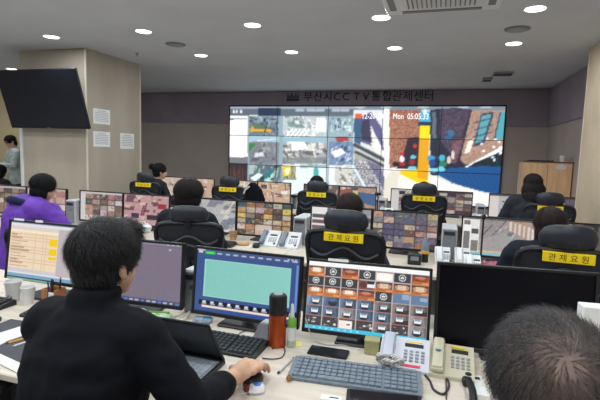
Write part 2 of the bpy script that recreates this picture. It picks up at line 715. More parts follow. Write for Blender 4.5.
C.street(335, 166, 353, 186, (205, 206, 200), (104, 104, 96), (245, 245, 240), 12)
# large camera picture
C.rect(353.5, 100, 510, 205, (226, 226, 226))
C.rect(353.5, 100, 510, 110, (118, 136, 152))
for x in (360, 386, 423, 463, 486):
    C.ell(x, 107.5, 6, 1.2, (220, 230, 236), .6)
C.rect(353.5, 110, 389, 138, (226, 224, 230))
C.poly([(354, 119), (371, 112), (382, 128), (384, 150), (378, 150), (369, 125), (371, 146), (356, 140)], (96, 94, 136))
C.poly([(360, 121), (369, 119), (372, 143), (362, 140)], (62, 58, 84))
C.poly([(354, 118), (362, 119), (360, 150), (354, 146)], (60, 96, 128))
C.poly([(370, 124), (381, 146), (384, 158), (376, 152)], (244, 240, 232))
C.poly([(354, 142), (386, 158), (386, 172), (354, 165)], (170, 172, 160))
C.line(355, 145, 386, 161, 3.2, (66, 72, 92))
C.line(356, 152, 386, 167, 2.6, (66, 72, 96))
C.line(355, 148.5, 386, 164, 1.4, (212, 212, 196))
sm = C.poly([(354, 158), (388, 170), (392, 205), (354, 205)], (162, 160, 166))
C.fuzz(sm, 42)
C.poly([(366, 160), (380, 166), (392, 196), (384, 190)], (96, 96, 128), .75)
C.line(353, 166, 368, 192, 2.4, (220, 240, 245))
C.rect(388.5, 110, 421, 140, (176, 128, 104))
bm_ = C.poly([(389, 110), (421, 110), (421, 141), (408, 165), (389, 168)], (158, 108, 86))
C.fuzz(bm_, 20)
C.poly([(408, 138), (424, 136), (424, 176), (395, 172), (404, 152)], (50, 40, 52))
C.rect(430, 110, 506, 176, (42, 44, 62))
C.rect(384.2, 109, 389.5, 200, (248, 246, 242))
C.poly([(384, 180), (392, 168), (420, 170), (446, 182), (470, 205), (384, 205)], (250, 246, 232))
C.poly([(396, 172), (416, 168), (424, 178), (433, 186), (416, 182)], (248, 204, 16))
C.poly([(430, 110), (462, 108), (458, 160), (449, 170), (430, 172)], (42, 44, 62))
C.rect(432, 112, 436, 138, (96, 108, 124))
C.fuzz(C.poly([(440, 110), (471, 109), (458, 150), (455, 160), (440, 140)], (78, 66, 84)), 12)
C.fuzz(C.poly([(453, 142), (464, 138), (456, 164), (450, 162)], (118, 84, 92)), 16)
C.fuzz(C.poly([(472, 110), (506, 110), (506, 150), (466, 165), (460, 160)], (172, 140, 124)), 14)
C.poly([(468, 142), (474, 138), (470, 152), (464, 154)], (246, 236, 230))
C.poly([(481, 114), (494, 112), (484, 144), (473, 147)], (58, 66, 88))
C.poly([(482, 115.5), (491.5, 114), (483, 141), (475, 144)], (96, 164, 178))
for q in (121, 128, 135):
    C.line(474, q + 2, 492, q - 3, 1.1, (54, 80, 100))
C.poly([(499, 113), (506, 111), (506, 138), (494, 140)], (86, 166, 182))
C.line(494, 140, 500, 113, 1.2, (56, 62, 84))
C.line(453, 175, 506, 146, 3.4, (246, 250, 252))
C.fuzz(C.poly([(458, 174), (474, 163), (506, 150), (506, 178), (470, 180)], (34, 46, 56)), 12)
for k in range(12):
    C.ell(C.rng.uniform(478, 503), C.rng.uniform(138, 160), 1.6, 1.2, (240, 246, 250))
bl = C.poly([(436, 174), (450, 168), (480, 166), (506, 166), (506, 205), (476, 190), (452, 183)], (32, 84, 142))
for k in range(14):
    C.line(446 + k * 5, 172, 462 + k * 5, 200, .9, (22, 66, 122), .8)
C.poly([(430, 178), (452, 184), (480, 191), (506, 197), (506, 205), (430, 205)], (240, 238, 234))
C.poly([(384, 180), (392, 170), (400, 172), (396, 205), (384, 205)], (226, 220, 206))
C.poly([(421, 111), (429, 111), (431, 122), (419, 122)], (74, 178, 222))
C.ell(425, 112, 2.2, 2.5, (214, 236, 246))
C.rect(418.5, 121.5, 430.5, 126, (44, 52, 74))
C.rect(419.8, 126, 429.6, 139, (252, 226, 8))
C.poly([(419.8, 138), (429.6, 138), (427.5, 180), (417.5, 178)], (228, 164, 22))
for (x, y, rx, ry, c) in ((402, 154, 2.2, 1.8, (206, 40, 44)), (402, 159, 2.6, 3.4, (236, 236, 238)), (402, 164, 3, 2, (180, 40, 44)), (396, 164, 3.5, 2.4, (36, 36, 44)), (412, 162, 3, 3, (150, 44, 48)),
                          (413, 157, 3, 2, (108, 196, 220)), (412, 168, 4.5, 2.2, (120, 206, 226)), (431, 158, 4, 2.4, (64, 150, 210)), (432, 163, 3.5, 3.5, (40, 78, 150)), (434, 170, 5, 2.4, (130, 212, 232)),
                          (442, 158, 3.6, 3.2, (72, 178, 204)), (443, 164, 4, 3, (46, 128, 92)), (441, 169, 4.4, 2.6, (110, 206, 226)), (449, 160, 2, 4, (216, 196, 190)), (415, 146, 2, 2, (196, 52, 56)), (451, 133, 3.2, 3.4, (58, 110, 150)), (448, 138, 4, 2.6, (52, 96, 140)), (453, 155, 1.6, 4.5, (226, 214, 208))):
    C.ell(x, y, rx, ry, c)
C.rect(355.5, 113.5, 362, 118.6, (232, 96, 52))
C.a = np.clip(soften(C.a, .2) * 1.03, 0, 255)
vw = thing('video_wall', 'large glowing video wall of fifteen joined display panels', 'video wall', (0, 0, 0))
fm = MB().box((VX0 + 2.5 * VW, VY + .03, VZT - 1.5 * VH), (5 * VW + .05, .05, 3 * VH + .05), .006).build('back_frame', M_dark, vw, smooth=False)
for r in range(3):
    for c in range(5):
        x0, z1 = VX0 + c * VW, VZT - r * VH
        me = picture_mesh('display_panel', C.a[r * nh:(r + 1) * nh, c * nw:(c + 1) * nw], x0 + .006, x0 + VW - .006, z1 - VH + .006, z1 - .006, VY)
        ob('display_panel', me, M_wallscr, vw)
M_text = mat('screen_text', (255, 255, 255), .5, emit=1.1)
pa, pb = ony(362.5, 116, VY), ony(428, 117, VY)
me = text_mesh('12-20-2005  Mon  05:05:33', .17)
xs_ = [v.co.x for v in me.vertices]
sc = (pb.x - pa.x) / (max(xs_) - min(xs_))
me.transform(Matrix.Diagonal((sc, 1, 1, 1)))
o = ob('date_lettering', me, M_text, vw)
o['kind'] = 'stuff'
o.location = ((pa.x + pb.x) / 2, VY - .004, (pa.z + pb.z) / 2)

# sign over the video wall
M_sign = mat('sign_navy', (34, 36, 54), .5, var=.05, scale=10)
sg = thing('wall_sign', 'dark raised lettering with emblem above the video wall', 'sign', (0, 0, 0))
SY = YB - .04
for ch, gx in zip('부산시CCTV통합관제센터', (308, 318, 328, 337, 346, 356.5, 366, 376, 387, 397, 408, 418.5, 429)):
    p = ony(gx, 97.3 - (gx - 300) * .006, SY - .01)
    o = ob('letter', text_mesh(ch, .235, .008), M_sign, sg)
    o.location = (p.x, SY - .01, p.z)
    o['label'] = 'dark raised sign letter'
p = ony(293, 97, SY)
lg = [(-.15, -.03), (-.13, .09), (-.07, .0), (-.03, .1), (.03, .0), (.07, .1), (.1, .0), (.15, .08), (.14, -.03)]
M_em = mat('emblem_blue', (70, 84, 108), .4)
o = MB().prism(lg, .012).build('emblem', M_em, sg, smooth=False)
o.location = (p.x, SY - .013, p.z)
o = MB().box((0, 0, -.065), (.3, .012, .05), .003).build('emblem_bar', M_sign, sg, smooth=False)
o.location = (p.x, SY - .007, p.z)

# ------------------------------------------------------------------ television, papers, cabinet
tvt = thing('television', 'large black switched-off television hung on the pillar', 'television', (0, 0, 0))
a, b_, c_ = ony(-3, 69, 4.93), ony(80, 69, 4.93), ony(87, 130, 5.2)
TW, TH = 1.4, .82
tl = math.atan2(.24, .78)
Rt = Matrix.Rotation(tl, 4, 'X')   # top leans towards the room
tc_ = Vector(((ony(38.5, 69, 4.93).x + ony(45, 128.5, 5.2).x) / 2, 5.06, (ony(38, 69, 4.93).z + ony(45, 128.5, 5.2).z) / 2))
MT = Matrix.Translation(tc_) @ Rt
MB().box((0, .02, 0), (TW, .05, TH), .01, M=MT).build('casing', M_black, tvt, smooth=False)
MB().box((0, -.0065, .008), (TW - .03, .004, TH - .045), 0, M=MT).build('screen', mat('tv_glass', (30, 32, 42), .3, var=.04, scale=2), tvt, smooth=False)
MB().box((0, -.006, -TH / 2 + .012), (.06, .006, .008), 0, M=MT).build('badge', M_grey, tvt, smooth=False)
mb = MB()
mb.box((tc_.x, 5.345, tc_.z), (.5, .035, .3), .004)
for sx in (-.18, .18):
    mb.cyl((tc_.x + sx, 5.34, tc_.z + .08), (tc_.x + sx, tc_.y + .06, tc_.z + .08), .02)
    mb.cyl((tc_.x + sx, 5.34, tc_.z - .1), (tc_.x + sx, tc_.y + .06, tc_.z - .1), .02)
mb.build('wall_bracket', M_dark, tvt, smooth=False)
M_print = mat('print_grey', (176, 180, 184), .8)
for (x0, y0, x1, y1, lb) in ((93, 108, 110, 125, 'white notice sheet on the pillar, upper of the pair'), (93, 131, 110, 147, 'white notice sheet on the pillar, lower one of the pair near the corner'), (120, 133, 134, 149, 'white notice sheet on the pillar, the one farther back alone')):
    p0, p1 = onx(x0, y0, PX1), onx(x1, y1, PX1)
    t = thing('notice_sheet', lb, 'paper', (PX1, (p0.y + p1.y) / 2, (p0.z + p1.z) / 2), 0, 'notices on the pillar')
    W_, H_ = abs(p1.y - p0.y), abs(p0.z - p1.z)
    MB().box((.002, 0, 0), (.003, W_, H_)).build('sheet', M_paper, t, smooth=False)
    mb = MB()
    for k in range(7):
        mb.box((.0042, 0, H_ * (.36 - k * .11)), (.001, W_ * (.78 if k else .5), .009))
    mb.build('print', M_print, t, smooth=False)
M_wood = mat('cabinet_wood', (236, 190, 146), .5, var=.06, scale=3, stretch=(6, 6, .6))
t = thing('wooden_cabinet', 'tall light-brown wooden cabinet in the far right corner', 'cabinet', (1.578, 8.02, 0))
MB().box((0, .225, .755), (.70, .45, 1.51), .006).build('body', M_wood, t, smooth=False)
for s_ in (-1, 1):
    d = MB().box((s_ * .172, -.011, .755), (.335, .02, 1.44), .004).build('door', M_wood, t, smooth=False)
    MB().box((s_ * .03, -.03, .85), (.012, .02, .12), .003).build('handle', M_steel, d, smooth=False)
MB().box((0, .22, 1.517), (.72, .47, .02), .004).build('cabinet_top', mat('cabinet_top', (120, 92, 70), .5), t, smooth=False)
pcl = ony(561, 167.5, 8.0)
mb = MB()
for dx, dz, r in ((-.045, 0, .03), (0, .012, .042), (.045, 0, .032), (0, -.012, .03)):
    mb.lathe([(r, 0), (r, .003)], 16, M=Matrix.Translation((pcl.x - 1.578 + dx, -.0215 - abs(dx) * .02 - (.001 if dz < 0 else 0), pcl.z + dz)) @ Matrix.Rotation(math.pi / 2, 4, 'X'))
mb.build('cloud_sticker', M_white, t)
pc = ony(563, 158, 8.12)
t = thing('paper_cup', 'white cup standing on the wooden cabinet', 'cup', (pc.x, 8.15, 1.527))
MB().lathe([(.035, 0), (.045, .1), (.047, .1), (.042, .098), (.033, .004)], 18).build('cup_wall', M_white, t)
tag(MB().box((1.5, 8.2, 1.535), (.36, .2, .016), .004).build('black_folder', M_black, smooth=False), 'flat dark folder lying on the wooden cabinet', 'folder')

# ------------------------------------------------------------------ desks
PITCH = 1.262


def desk(x0, x1, y0, y1, label, group, cache={}):
    wd, dp = round(x1 - x0, 3), round(y1 - y0, 3)
    t = thing('desk', label, 'desk', ((x0 + x1) / 2, (y0 + y1) / 2, 0), 0, group)
    k = (wd, dp)
    if k not in cache:
        L = []
        L.append(('desk_top', MB().box((0, 0, DESK - .014), (wd - .004, dp, .028), .004).mesh('desk_top', False), M_desk))
        for s_ in (-1, 1):
            L.append(('side_panel', MB().box((s_ * (wd / 2 - .02), .02, (DESK - .028) / 2), (.025, dp - .1, DESK - .028), .003).mesh('side_panel', False), M_desk2))
        L.append(('modesty_panel', MB().box((0, dp / 2 - .06, .42), (wd - .06, .018, .5), .003).mesh('modesty_panel', False), M_desk2))
        L.append(('cable_tray', MB().box((0, dp / 2 - .14, .62), (wd - .1, .1, .05), .004).mesh('cable_tray', False), M_dark))
        cache[k] = L
    for n, me, m in cache[k]:
        ob(n, me, m, t)
    return t


E1 = 0.06   # seam between near desks
words1 = {-4: 'pale wooden near-row desk at the far left end, outside the photo', -3: 'pale wooden near-row desk left of the paper cups', -2: 'pale wooden near-row desk bearing the paper cups', -1: 'pale wooden near-row desk bearing the orange thermos', 0: 'pale wooden near-row desk bearing the ivory telephone'}
for i in (-3, -2, -1, 0):
    desk(E1 + i * PITCH, E1 + (i + 1) * PITCH, 1.17, 2.2, words1[i], 'near row desks')
E2 = -1.2628 + .086
w2 = ('pale middle-row desk in front of the person in purple', 'pale middle-row desk, second from the left', 'pale middle-row desk bearing the pair of white telephones', 'pale middle-row desk between the two white telephone clusters', 'pale middle-row desk at the right end')
for k, i in enumerate((-3, -2, -1, 0, 1)):
    desk(E2 + i * PITCH, E2 + (i + 1) * PITCH, 3.2, 4.1, w2[k], 'middle row desks')
P3 = 1.289
E3 = -.8771 + .1
w3 = ('at the left, beside the pillar', 'under the draped black jacket', 'in front of the middle of the video wall', 'under the right half of the video wall', 'nearest the wooden cabinet')
for k, i in enumerate((-3, -2, -1, 0, 1)):
    desk(E3 + i * P3 + (.25 if i == -3 else 0), E3 + (i + 1) * P3 - (.2 if i == 1 else 0), 5.85, 6.75, 'far-row desk ' + w3[k], 'far row desks')

# ------------------------------------------------------------------ monitors
MW, MH = .545, .325


def mon_meshes(w, h, zb, cache={}):
    k = (w, h, zb)
    if k in cache:
        return cache[k]
    D = {}
    b = .012
    D['bezel'] = MB()
    D['bezel'].box((0, .006, h - b / 2), (w, .022, b), .002).box((0, .006, b * .75), (w, .022, b * 1.5), .002)
    for s_ in (-1, 1):
        D['bezel'].box((s_ * (w / 2 - b / 2), .006, h / 2), (b, .022, h - .004), .002)
    D['casing'] = MB().box((0, .024, h / 2), (w - .004, .02, h - .004), .006)
    D['casing'].box((0, .042, h * .45), (w * .5, .03, h * .5), .012)
    D = {n: v.mesh(n, False) for n, v in D.items()}
    D['neck'] = MB().box((0, .075, h * .35 - zb / 2 + .0), (.06, .022, h * .5 + zb), .005).mesh('stand_neck', False)
    D['base'] = MB().box((0, .06, -zb + .007), (.24, .18, .012), .005).mesh('stand_base', False)
    cache[k] = D
    return D


def monitor(x, y, label, arr=None, yaw=0., tilt=.1, w=MW, h=MH, zb=.04, group='desk monitors', smat=None):
    t = thing('monitor', label, 'monitor', (x, y, DESK), yaw, group)
    D = mon_meshes(w, h, zb)
    T = Matrix.Translation((0, 0, zb)) @ Matrix.Rotation(-tilt, 4, 'X')
    for n, m in (('casing', M_black), ('bezel', M_black)):
        o = ob(n, D[n], m, t)
        o.matrix_local = T
    o = ob('stand_neck', D['neck'], M_black, t)
    o.location = (0, .0, zb)
    o = ob('stand_base', D['base'], M_black, t)
    o.location = (0, 0, zb)
    if arr is None:
        me = MB().box((0, .006, h / 2), (w - .022, .004, h - .024)).mesh('screen', False)
        sc = ob('screen', me, smat or M_off, t)
    else:
        sc = ob('screen', picture_mesh('screen', arr, -w / 2 + .0115, w / 2 - .0115, .0175, h - .0115, .003), M_scr, t)
    sc.matrix_local = T
    t['tilt'] = tilt
    return t, T


# ---- pictures on the screens (coordinates 0..100 across, 0..100 down)
TAN, BRN, GRY = (190, 160, 138), (96, 66, 56), (150, 148, 150)


def pic_mosaic(seed, cols, rows, pal, head=None, strip=0, size=(64, 37), gap=(60, 55, 55)):
    c = Canvas(size[0], size[1], seed=seed)
    c.a[:] = gap
    y0 = 0
    if head is not None:
        c.rect(0, 0, 100, 7, head)
        y0 = 7
    if strip:
        c.rect(0, y0, strip, 100, (214, 212, 210))
    cw, chh = (100 - strip) / cols, (100 - y0) / rows
    for r in range(rows):
        for q in range(cols):
            p = [np.array(pal[c.rng.integers(len(pal))], float) + c.rng.normal(0, 6, 3) for _ in range(3)]
            c.street(strip + q * cw + .5, y0 + r * chh + .5, strip + (q + 1) * cw - .5, y0 + (r + 1) * chh - .8, p[0], p[1], p[2], 6)
    c.a = np.clip(soften(c.a, .12) * .95, 0, 255)
    return c.a


def pic_street(seed, base, dark, light, n=24, head=None, strip=0, acc=None, size=(64, 37)):
    c = Canvas(size[0], size[1], seed=seed)
    c.street(0, 0, 101, 101, base, dark, light, n, acc)
    if head is not None:
        c.rect(0, 0, 100, 7, head)
    if strip:
        c.rect(0, 0, strip, 100, (226, 226, 224))
        for k in range(5):
            c.rect(2, 22 + k * 16, strip - 2, 32 + k * 16, (90 + 20 * (k % 3), 86, 88))
    return np.clip(c.a, 0, 255)


def pic_files():
    """pale window with a beige table and yellow cells (left near monitor)"""
    c = Canvas(130, 76, seed=3)
    c.a[:] = (206, 200, 204)
    c.rect(0, 0, 100, 3, (96, 112, 150))
    c.rect(0, 3, 100, 8, (226, 222, 222))
    c.rect(0, 8, 100, 14, (216, 208, 206))
    c.rect(0, 14, 63, 84, (236, 214, 184))
    c.rect(0, 14, 63, 19, (246, 230, 190))
    for k in range(11):
        c.rect(1, 21 + k * 5.6, 62, 21.8 + k * 5.6, (214, 186, 156))
        c.rect(2, 22.6 + k * 5.6, 10 + (k * 7) % 18, 24.4 + k * 5.6, (180, 150, 124))
    for x in (14, 34, 44, 48):
        c.rect(x, 19, x + .7, 84, (212, 186, 158))
    for y0, y1 in ((26, 39), (44, 54), (58, 63)):
        c.rect(52, y0, 62.5, y1, (240, 205, 10))
    c.rect(63, 8, 100, 91, (190, 180, 186))
    c.rect(0, 91, 100, 94, (226, 222, 224))
    c.rect(0, 94, 100, 100, (120, 166, 196))
    c.fuzz(c.X > -1, 3)
    return c.a


def pic_greyapp():
    c = Canvas(120, 70, seed=4)
    c.a[:] = (122, 112, 128)
    c.rect(0, 0, 100, 5, (140, 132, 148))
    for x in (84, 89, 94):
        c.rect(x, 1.6, x + 1.8, 3.4, (205, 200, 210))
    c.rect(0, 5, 100, 6, (104, 96, 112))
    c.rect(86, 9, 88, 11, (190, 180, 196))
    c.rect(0, 93, 100, 95, (100, 98, 130))
    c.rect(0, 95, 100, 100, (66, 70, 104))
    for k in range(16):
        c.rect(4 + k * 6, 96, 8 + k * 6, 98.5, (176, 178, 196) if k % 3 else (90, 130, 190))
    c.fuzz(c.X > -1, 2)
    return c.a


def pic_blueapp():
    c = Canvas(150, 86, seed=5)
    c.a[:] = (56, 82, 138)
    g = (c.Y / 100)[..., None]
    c.a = c.a * (1 - .15 * g) + np.array((70, 96, 160)) * .15 * g
    c.rect(0, 0, 100, 9, (66, 84, 128))
    c.rect(0, 0, 9, 3, (190, 170, 186))
    c.rect(2, 4, 6, 7.5, (206, 210, 220))
    c.rect(8.5, 3, 18.5, 8.5, (34, 200, 52))
    c.rect(10, 5, 17, 6.4, (90, 225, 100))
    for k in range(10):
        x = 21 + k * 8
        c.rect(x, 4.6, x + 4.5, 6.6, (176, 186, 206))
    for k in range(3):
        c.rect(88 + k * 3.5, 2, 90 + k * 3.5, 4.5, (170, 180, 206))
    c.rect(9, 16, 92, 76, (164, 214, 202))
    m = c.rect(9.8, 17, 91.2, 75, (134, 200, 190))
    c.a[m] += ((c.X[m] - 50) * .12)[:, None] * np.array((1, .6, .6))
    c.rect(5, 81.5, 100, 89.5, (14, 16, 26))
    for k in range(11):
        x = 8 + k * 8.4
        c.rect(x + .6, 82.6, x + 3.8, 85.6, (206, 214, 226) if k != 3 else (250, 250, 250))
        c.rect(x, 86.6, x + 5, 87.8, (150, 160, 182))
    c.rect(8, 90, 100, 93, (236, 218, 206))
    c.rect(0, 93, 100, 100, (52, 80, 148))
    c.rect(97, 10, 98.5, 80, (110, 140, 206))
    c.fuzz(c.X > -1, 2.5)
    return np.clip(c.a, 0, 255)


def pic_cctv():
    """seven by six camera tiles"""
    c = Canvas(210, 122, seed=11)
    c.a[:] = (188, 182, 184)
    c.rect(0, 0, 100, 6.2, (250, 250, 250))
    g = c.rng
    L = 'ownoLno'
    rows = ['oeoewer', 'eeehooo', 'ooorebb', 'cccccdg', 'ccgcgdg', 'dddgdgw']
    rows = ['o e r e w e r', 'e e e h b b b', 'o o o r e u v', 'n c c c k k k', 'c c g c c k g', 'd d w d k d g']
    cw, chh = 100 / 7, (94.6 - 6.8) / 6
    for r, row in enumerate(rows):
        for q, k in enumerate(row.split()):
            x0, y0 = q * cw + .35, 6.8 + r * chh + .35
            x1, y1 = x0 + cw - .7, y0 + chh - .9
            mx, my = (x0 + x1) / 2, (y0 + y1) / 2
            W_, H_ = x1 - x0, y1 - y0
            if k == 'e':
                m = c.rect(x0, y0, x1, y1, (62, 62, 66))
                c.ring(mx, my - .4, 2.9, 4.9, .22, (232, 232, 232))
                c.ell(mx, my - 1.4, .8, 1.2, (232, 232, 232))
                c.poly([(mx - 1.9, my - 1.2), (mx + 1.9, my - 1.2), (mx + .9, my + 1.2), (mx, my + 3), (mx - .9, my + 1.2)], (228, 228, 228))
                c.rect(mx - .4, my + .4, mx + .4, my + 2, (62, 62, 66))
            elif k in 'orb':
                base = {'o': (176, 92, 48), 'r': (150, 74, 50), 'b': (120, 76, 62)}[k]
                m = c.rect(x0, y0, x1, y1, base)
                c.ell(mx + g.normal(0, 1), y1, W_ * .6, H_ * .5, (206, 118, 58), .7)
                c.rect(x0, y0, x1, y0 + H_ * .2, (86, 58, 54), .8)
                if k == 'o' or k == 'b':
                    c.ell(mx, my - H_ * .08, W_ * .42, H_ * .3, (236, 196, 150), .6)
                    c.rect(mx - W_ * .24, my - H_ * .3, mx + W_ * .26, my + H_ * .1, (250, 240, 224), .95 if k == 'o' else .5)
                else:
                    c.ell(mx, my - H_ * .2, W_ * .3, H_ * .14, (206, 150, 130), .8)
                    c.rect(mx - W_ * .3, my + H_ * .05, mx + W_ * .34, my + H_ * .16, (96, 44, 36), .8)
                c.rect(x1 - W_ * .4, y1 - H_ * .2, x1, y1, (240, 170, 110), .7)
                c.fuzz(m, 8)
            elif k == 'w':
                m = c.rect(x0, y0, x1, y1, (250, 232, 220))
                if r == 0:
                    c.ell(mx, my, W_ * .47, H_ * .42, (255, 250, 246))
                    c.rect(x0, y0, x1, y0 + H_ * .14, (140, 90, 80), .6)
                else:
                    c.rect(x0, y0, x1, y0 + H_ * .2, (92, 86, 86))
                    c.rect(mx - W_ * .1, my - H_ * .2, mx + W_ * .3, my + H_ * .3, (252, 252, 252))
                    c.rect(mx - W_ * .02, my, mx + W_ * .2, my + H_ * .15, (150, 100, 92))
                    c.rect(x1 - W_ * .2, y0, x1, y1, (80, 74, 74))
            elif k == 'h':
                m = c.rect(x0, y0, x1, y1, (132, 84, 72))
                c.ell(x0 + W_ * .3, my, W_ * .25, H_ * .35, (98, 58, 52))
                c.rect(x0 + W_ * .52, y0 + H_ * .2, x1, y0 + H_ * .75, (240, 240, 240))
                c.rect(x0 + W_ * .55, y0 + H_ * .1, x1 - W_ * .05, y0 + H_ * .38, (40, 46, 58))
                c.fuzz(m, 6)
            elif k in 'uv':
                m = c.rect(x0, y0, x1, y1, (104, 128, 158))
                c.rect(x1 - W_ * .45, y0 + (.05 if k == 'u' else .2) * H_, x1 - W_ * .05, my + H_ * .1, (158, 186, 214), .8)
                c.fuzz(m, 5)
            else:
                base = {'n': (112, 132, 152), 'c': (82, 104, 128), 'k': (118, 108, 104), 'g': (138, 134, 136), 'd': (72, 66, 68)}[k]
                m = c.rect(x0, y0, x1, y1, base)
                if k != 'd':
                    c.poly([(x0, y0), (x0 + W_ * .25, y0), (x0 + W_ * .12, y1), (x0, y1)], np.array(base) * 1.25, .7)
                    c.poly([(x1, y0), (x1 - W_ * .2, y0), (x1 - W_ * .1, y1), (x1, y1)], np.array(base) * .7, .7)
                    sx = g.uniform(-.08, .08) * W_
                    c.ell(mx + sx, my + H_ * .12, W_ * .27, H_ * .34, (36, 42, 52))
                    c.rect(mx + sx - W_ * .2, my - H_ * .22, mx + sx + W_ * .2, my + H_ * .18, (236, 240, 244) if not (r == 3 and q == 1) else (40, 60, 84))
                    c.rect(mx + sx - W_ * .17, my - H_ * .22, mx + sx + W_ * .17, my - H_ * .06, (116, 132, 150), .8)
                    if k == 'k':
                        c.poly([(x0, y1), (x1, my), (x1, y1)], (52, 48, 50), .85)
                else:
                    for z in range(5):
                        xx, yy = g.uniform(x0 + 1, x1 - 1), g.uniform(y0 + 2, y1 - 2)
                        c.ell(xx, yy, g.uniform(.5, 1.7), g.uniform(.8, 1.8), (216, 212, 210) if z < 3 else (130, 120, 118))
                c.fuzz(m, 9)
                if r >= 3:
                    c.rect(x0, y1 - .1, x1, y1 + .9, (206, 128, 118))
    c.rect(0, 94.6, 100, 100, (70, 196, 226))
    for k in range(9):
        c.rect(2 + k * 5.2, 96.3, 4 + k * 5.2, 98.4, (160, 226, 240))
    return np.clip(c.a, 0, 255)


# ---- near row
m1, T1 = monitor(-1.99, 1.85, 'black monitor showing a beige table with yellow cells', pic_files(), .0, .14, zb=.085)
m2, T2 = monitor(-1.43, 1.85, 'black monitor with an empty grey window, right of the man\'s head', pic_greyapp(), .05, .07, zb=.045)
m3, T3 = monitor(-.842, 1.872, 'black monitor with a blue window and pale green panel', pic_blueapp(), -.015, .107, zb=.035)
m4, T4 = monitor(-.282, 1.885, 'black monitor showing a grid of small car-park camera tiles', pic_cctv(), .06, .19, zb=.03)
m5, T5 = monitor(.312, 1.96, 'wide black switched-off monitor at the right of the near desk', None, .118, .076, w=.615, h=.365, zb=.02)
for mm, T, xs in ((m1, T1, ((-.2, .07), (-.06, .05))), (m4, T4, ((-.13, .09),))):
    for x, wd in xs:
        o = MB().box((x, -.006, MH + .001), (wd, .002, .012)).build('label_sticker', M_paper, mm, smooth=False)
        o.matrix_local = T
o = MB().box((0, -.006, .008), (.3, .0015, .01)).build('label_sticker', mat('sticker_green', (150, 190, 170), .6), m1, smooth=False)
o.matrix_local = T1 @ Matrix.Translation((-.1, 0, 0))

# ---- middle row
X2, Y2 = -1.2628, 3.83
mosaicA = [(176, 150, 130), (150, 124, 106), (112, 90, 80), (206, 192, 176), (146, 138, 132), (88, 76, 74)]
mosaicB = [(190, 152, 104), (150, 112, 80), (222, 186, 104), (100, 76, 66), (220, 204, 186), (146, 132, 122), (84, 82, 92), (196, 180, 160)]
mosaicC = [(164, 124, 100), (112, 92, 86), (204, 184, 166), (92, 98, 116), (144, 136, 134), (190, 152, 122), (66, 58, 58), (104, 96, 122)]
mosaicD = [(126, 86, 78), (86, 62, 62), (56, 52, 60), (160, 140, 132), (100, 82, 92), (196, 182, 174)]
row2 = [
    (-2, 0, pic_mosaic(21, 5, 5, mosaicA, (190, 184, 180)), 'monitor with brown camera tiles at the far left, beside the person in purple'),
    (-2, 1, pic_mosaic(22, 4, 4, [(198, 160, 150), (170, 130, 120), (220, 200, 190)], (190, 184, 180)), 'monitor half hidden behind the head of the person in purple'),
    (-1, 0, pic_mosaic(23, 5, 5, [(170, 150, 140), (120, 100, 96), (210, 200, 196), (90, 80, 82), (180, 140, 120)], (206, 200, 196), 12), 'monitor with a pale side strip and brown-grey camera tiles, left of the pinkish one'),
    (-1, 1, pic_street(24, (186, 150, 146), (96, 60, 64), (214, 186, 180), 14, acc=[(70, 50, 56), (60, 50, 60), (150, 50, 56), (60, 44, 50)]), 'monitor with one pinkish street picture'),
    (0, 0, pic_street(25, (176, 176, 176), (120, 122, 126), (214, 210, 196), 18), 'monitor with a hazy grey street picture beside the orange-tiled one'),
    (0, 1, pic_mosaic(26, 6, 6, mosaicB, None), 'monitor full of orange and yellow camera tiles behind the white telephones'),
    (1, 0, pic_street(27, (150, 150, 152), (90, 92, 98), (200, 200, 200), 16, strip=26), 'monitor with a white side strip behind the chair in the centre'),
    (1, 1, pic_mosaic(28, 6, 6, mosaicC, None), 'monitor of many coloured camera tiles right of the central tagged chair'),
    (2, 0, None, 'monitor with a grey street picture and white side panel at the right'),
    (2, 1, pic_street(30, (96, 84, 84), (40, 38, 44), (150, 130, 124), 12), 'monitor at the right end of the middle row, behind the person in dark'),
]
c = Canvas(90, 52, seed=29)
c.street(24, 0, 100, 100, (150, 144, 142), (110, 104, 104), (186, 178, 172), 14)
c.poly([(60, 0), (100, 0), (100, 60), (78, 40), (66, 30)], (176, 150, 134))
for k in range(6):
    c.rect(66 + k * 6, 6 + k * 3, 69 + k * 6, 30 + k * 5, (214, 204, 196))
c.poly([(24, 60), (60, 35), (90, 100), (24, 100)], (160, 156, 154))
c.rect(24, 86, 100, 93, (206, 178, 140))
c.rect(0, 0, 100, 6, (96, 92, 92))
c.rect(0, 6, 24, 100, (226, 224, 222))
c.rect(2, 10, 11, 92, (120, 116, 116))
c.rect(2, 22, 12, 38, (240, 240, 238))
c.rect(13, 30, 23, 44, (90, 84, 84))
c.rect(13, 62, 23, 90, (130, 120, 112))
c.rect(0, 93, 100, 100, (120, 190, 206))
c.fuzz(c.X > -1, 7)
for (i, s_, arr, lb) in row2:
    if (i, s_) == (2, 0):
        arr = c.a
    monitor(X2 + i * PITCH - .8175 + s_ * .545, Y2, lb, arr, 0, .04, zb=.035)

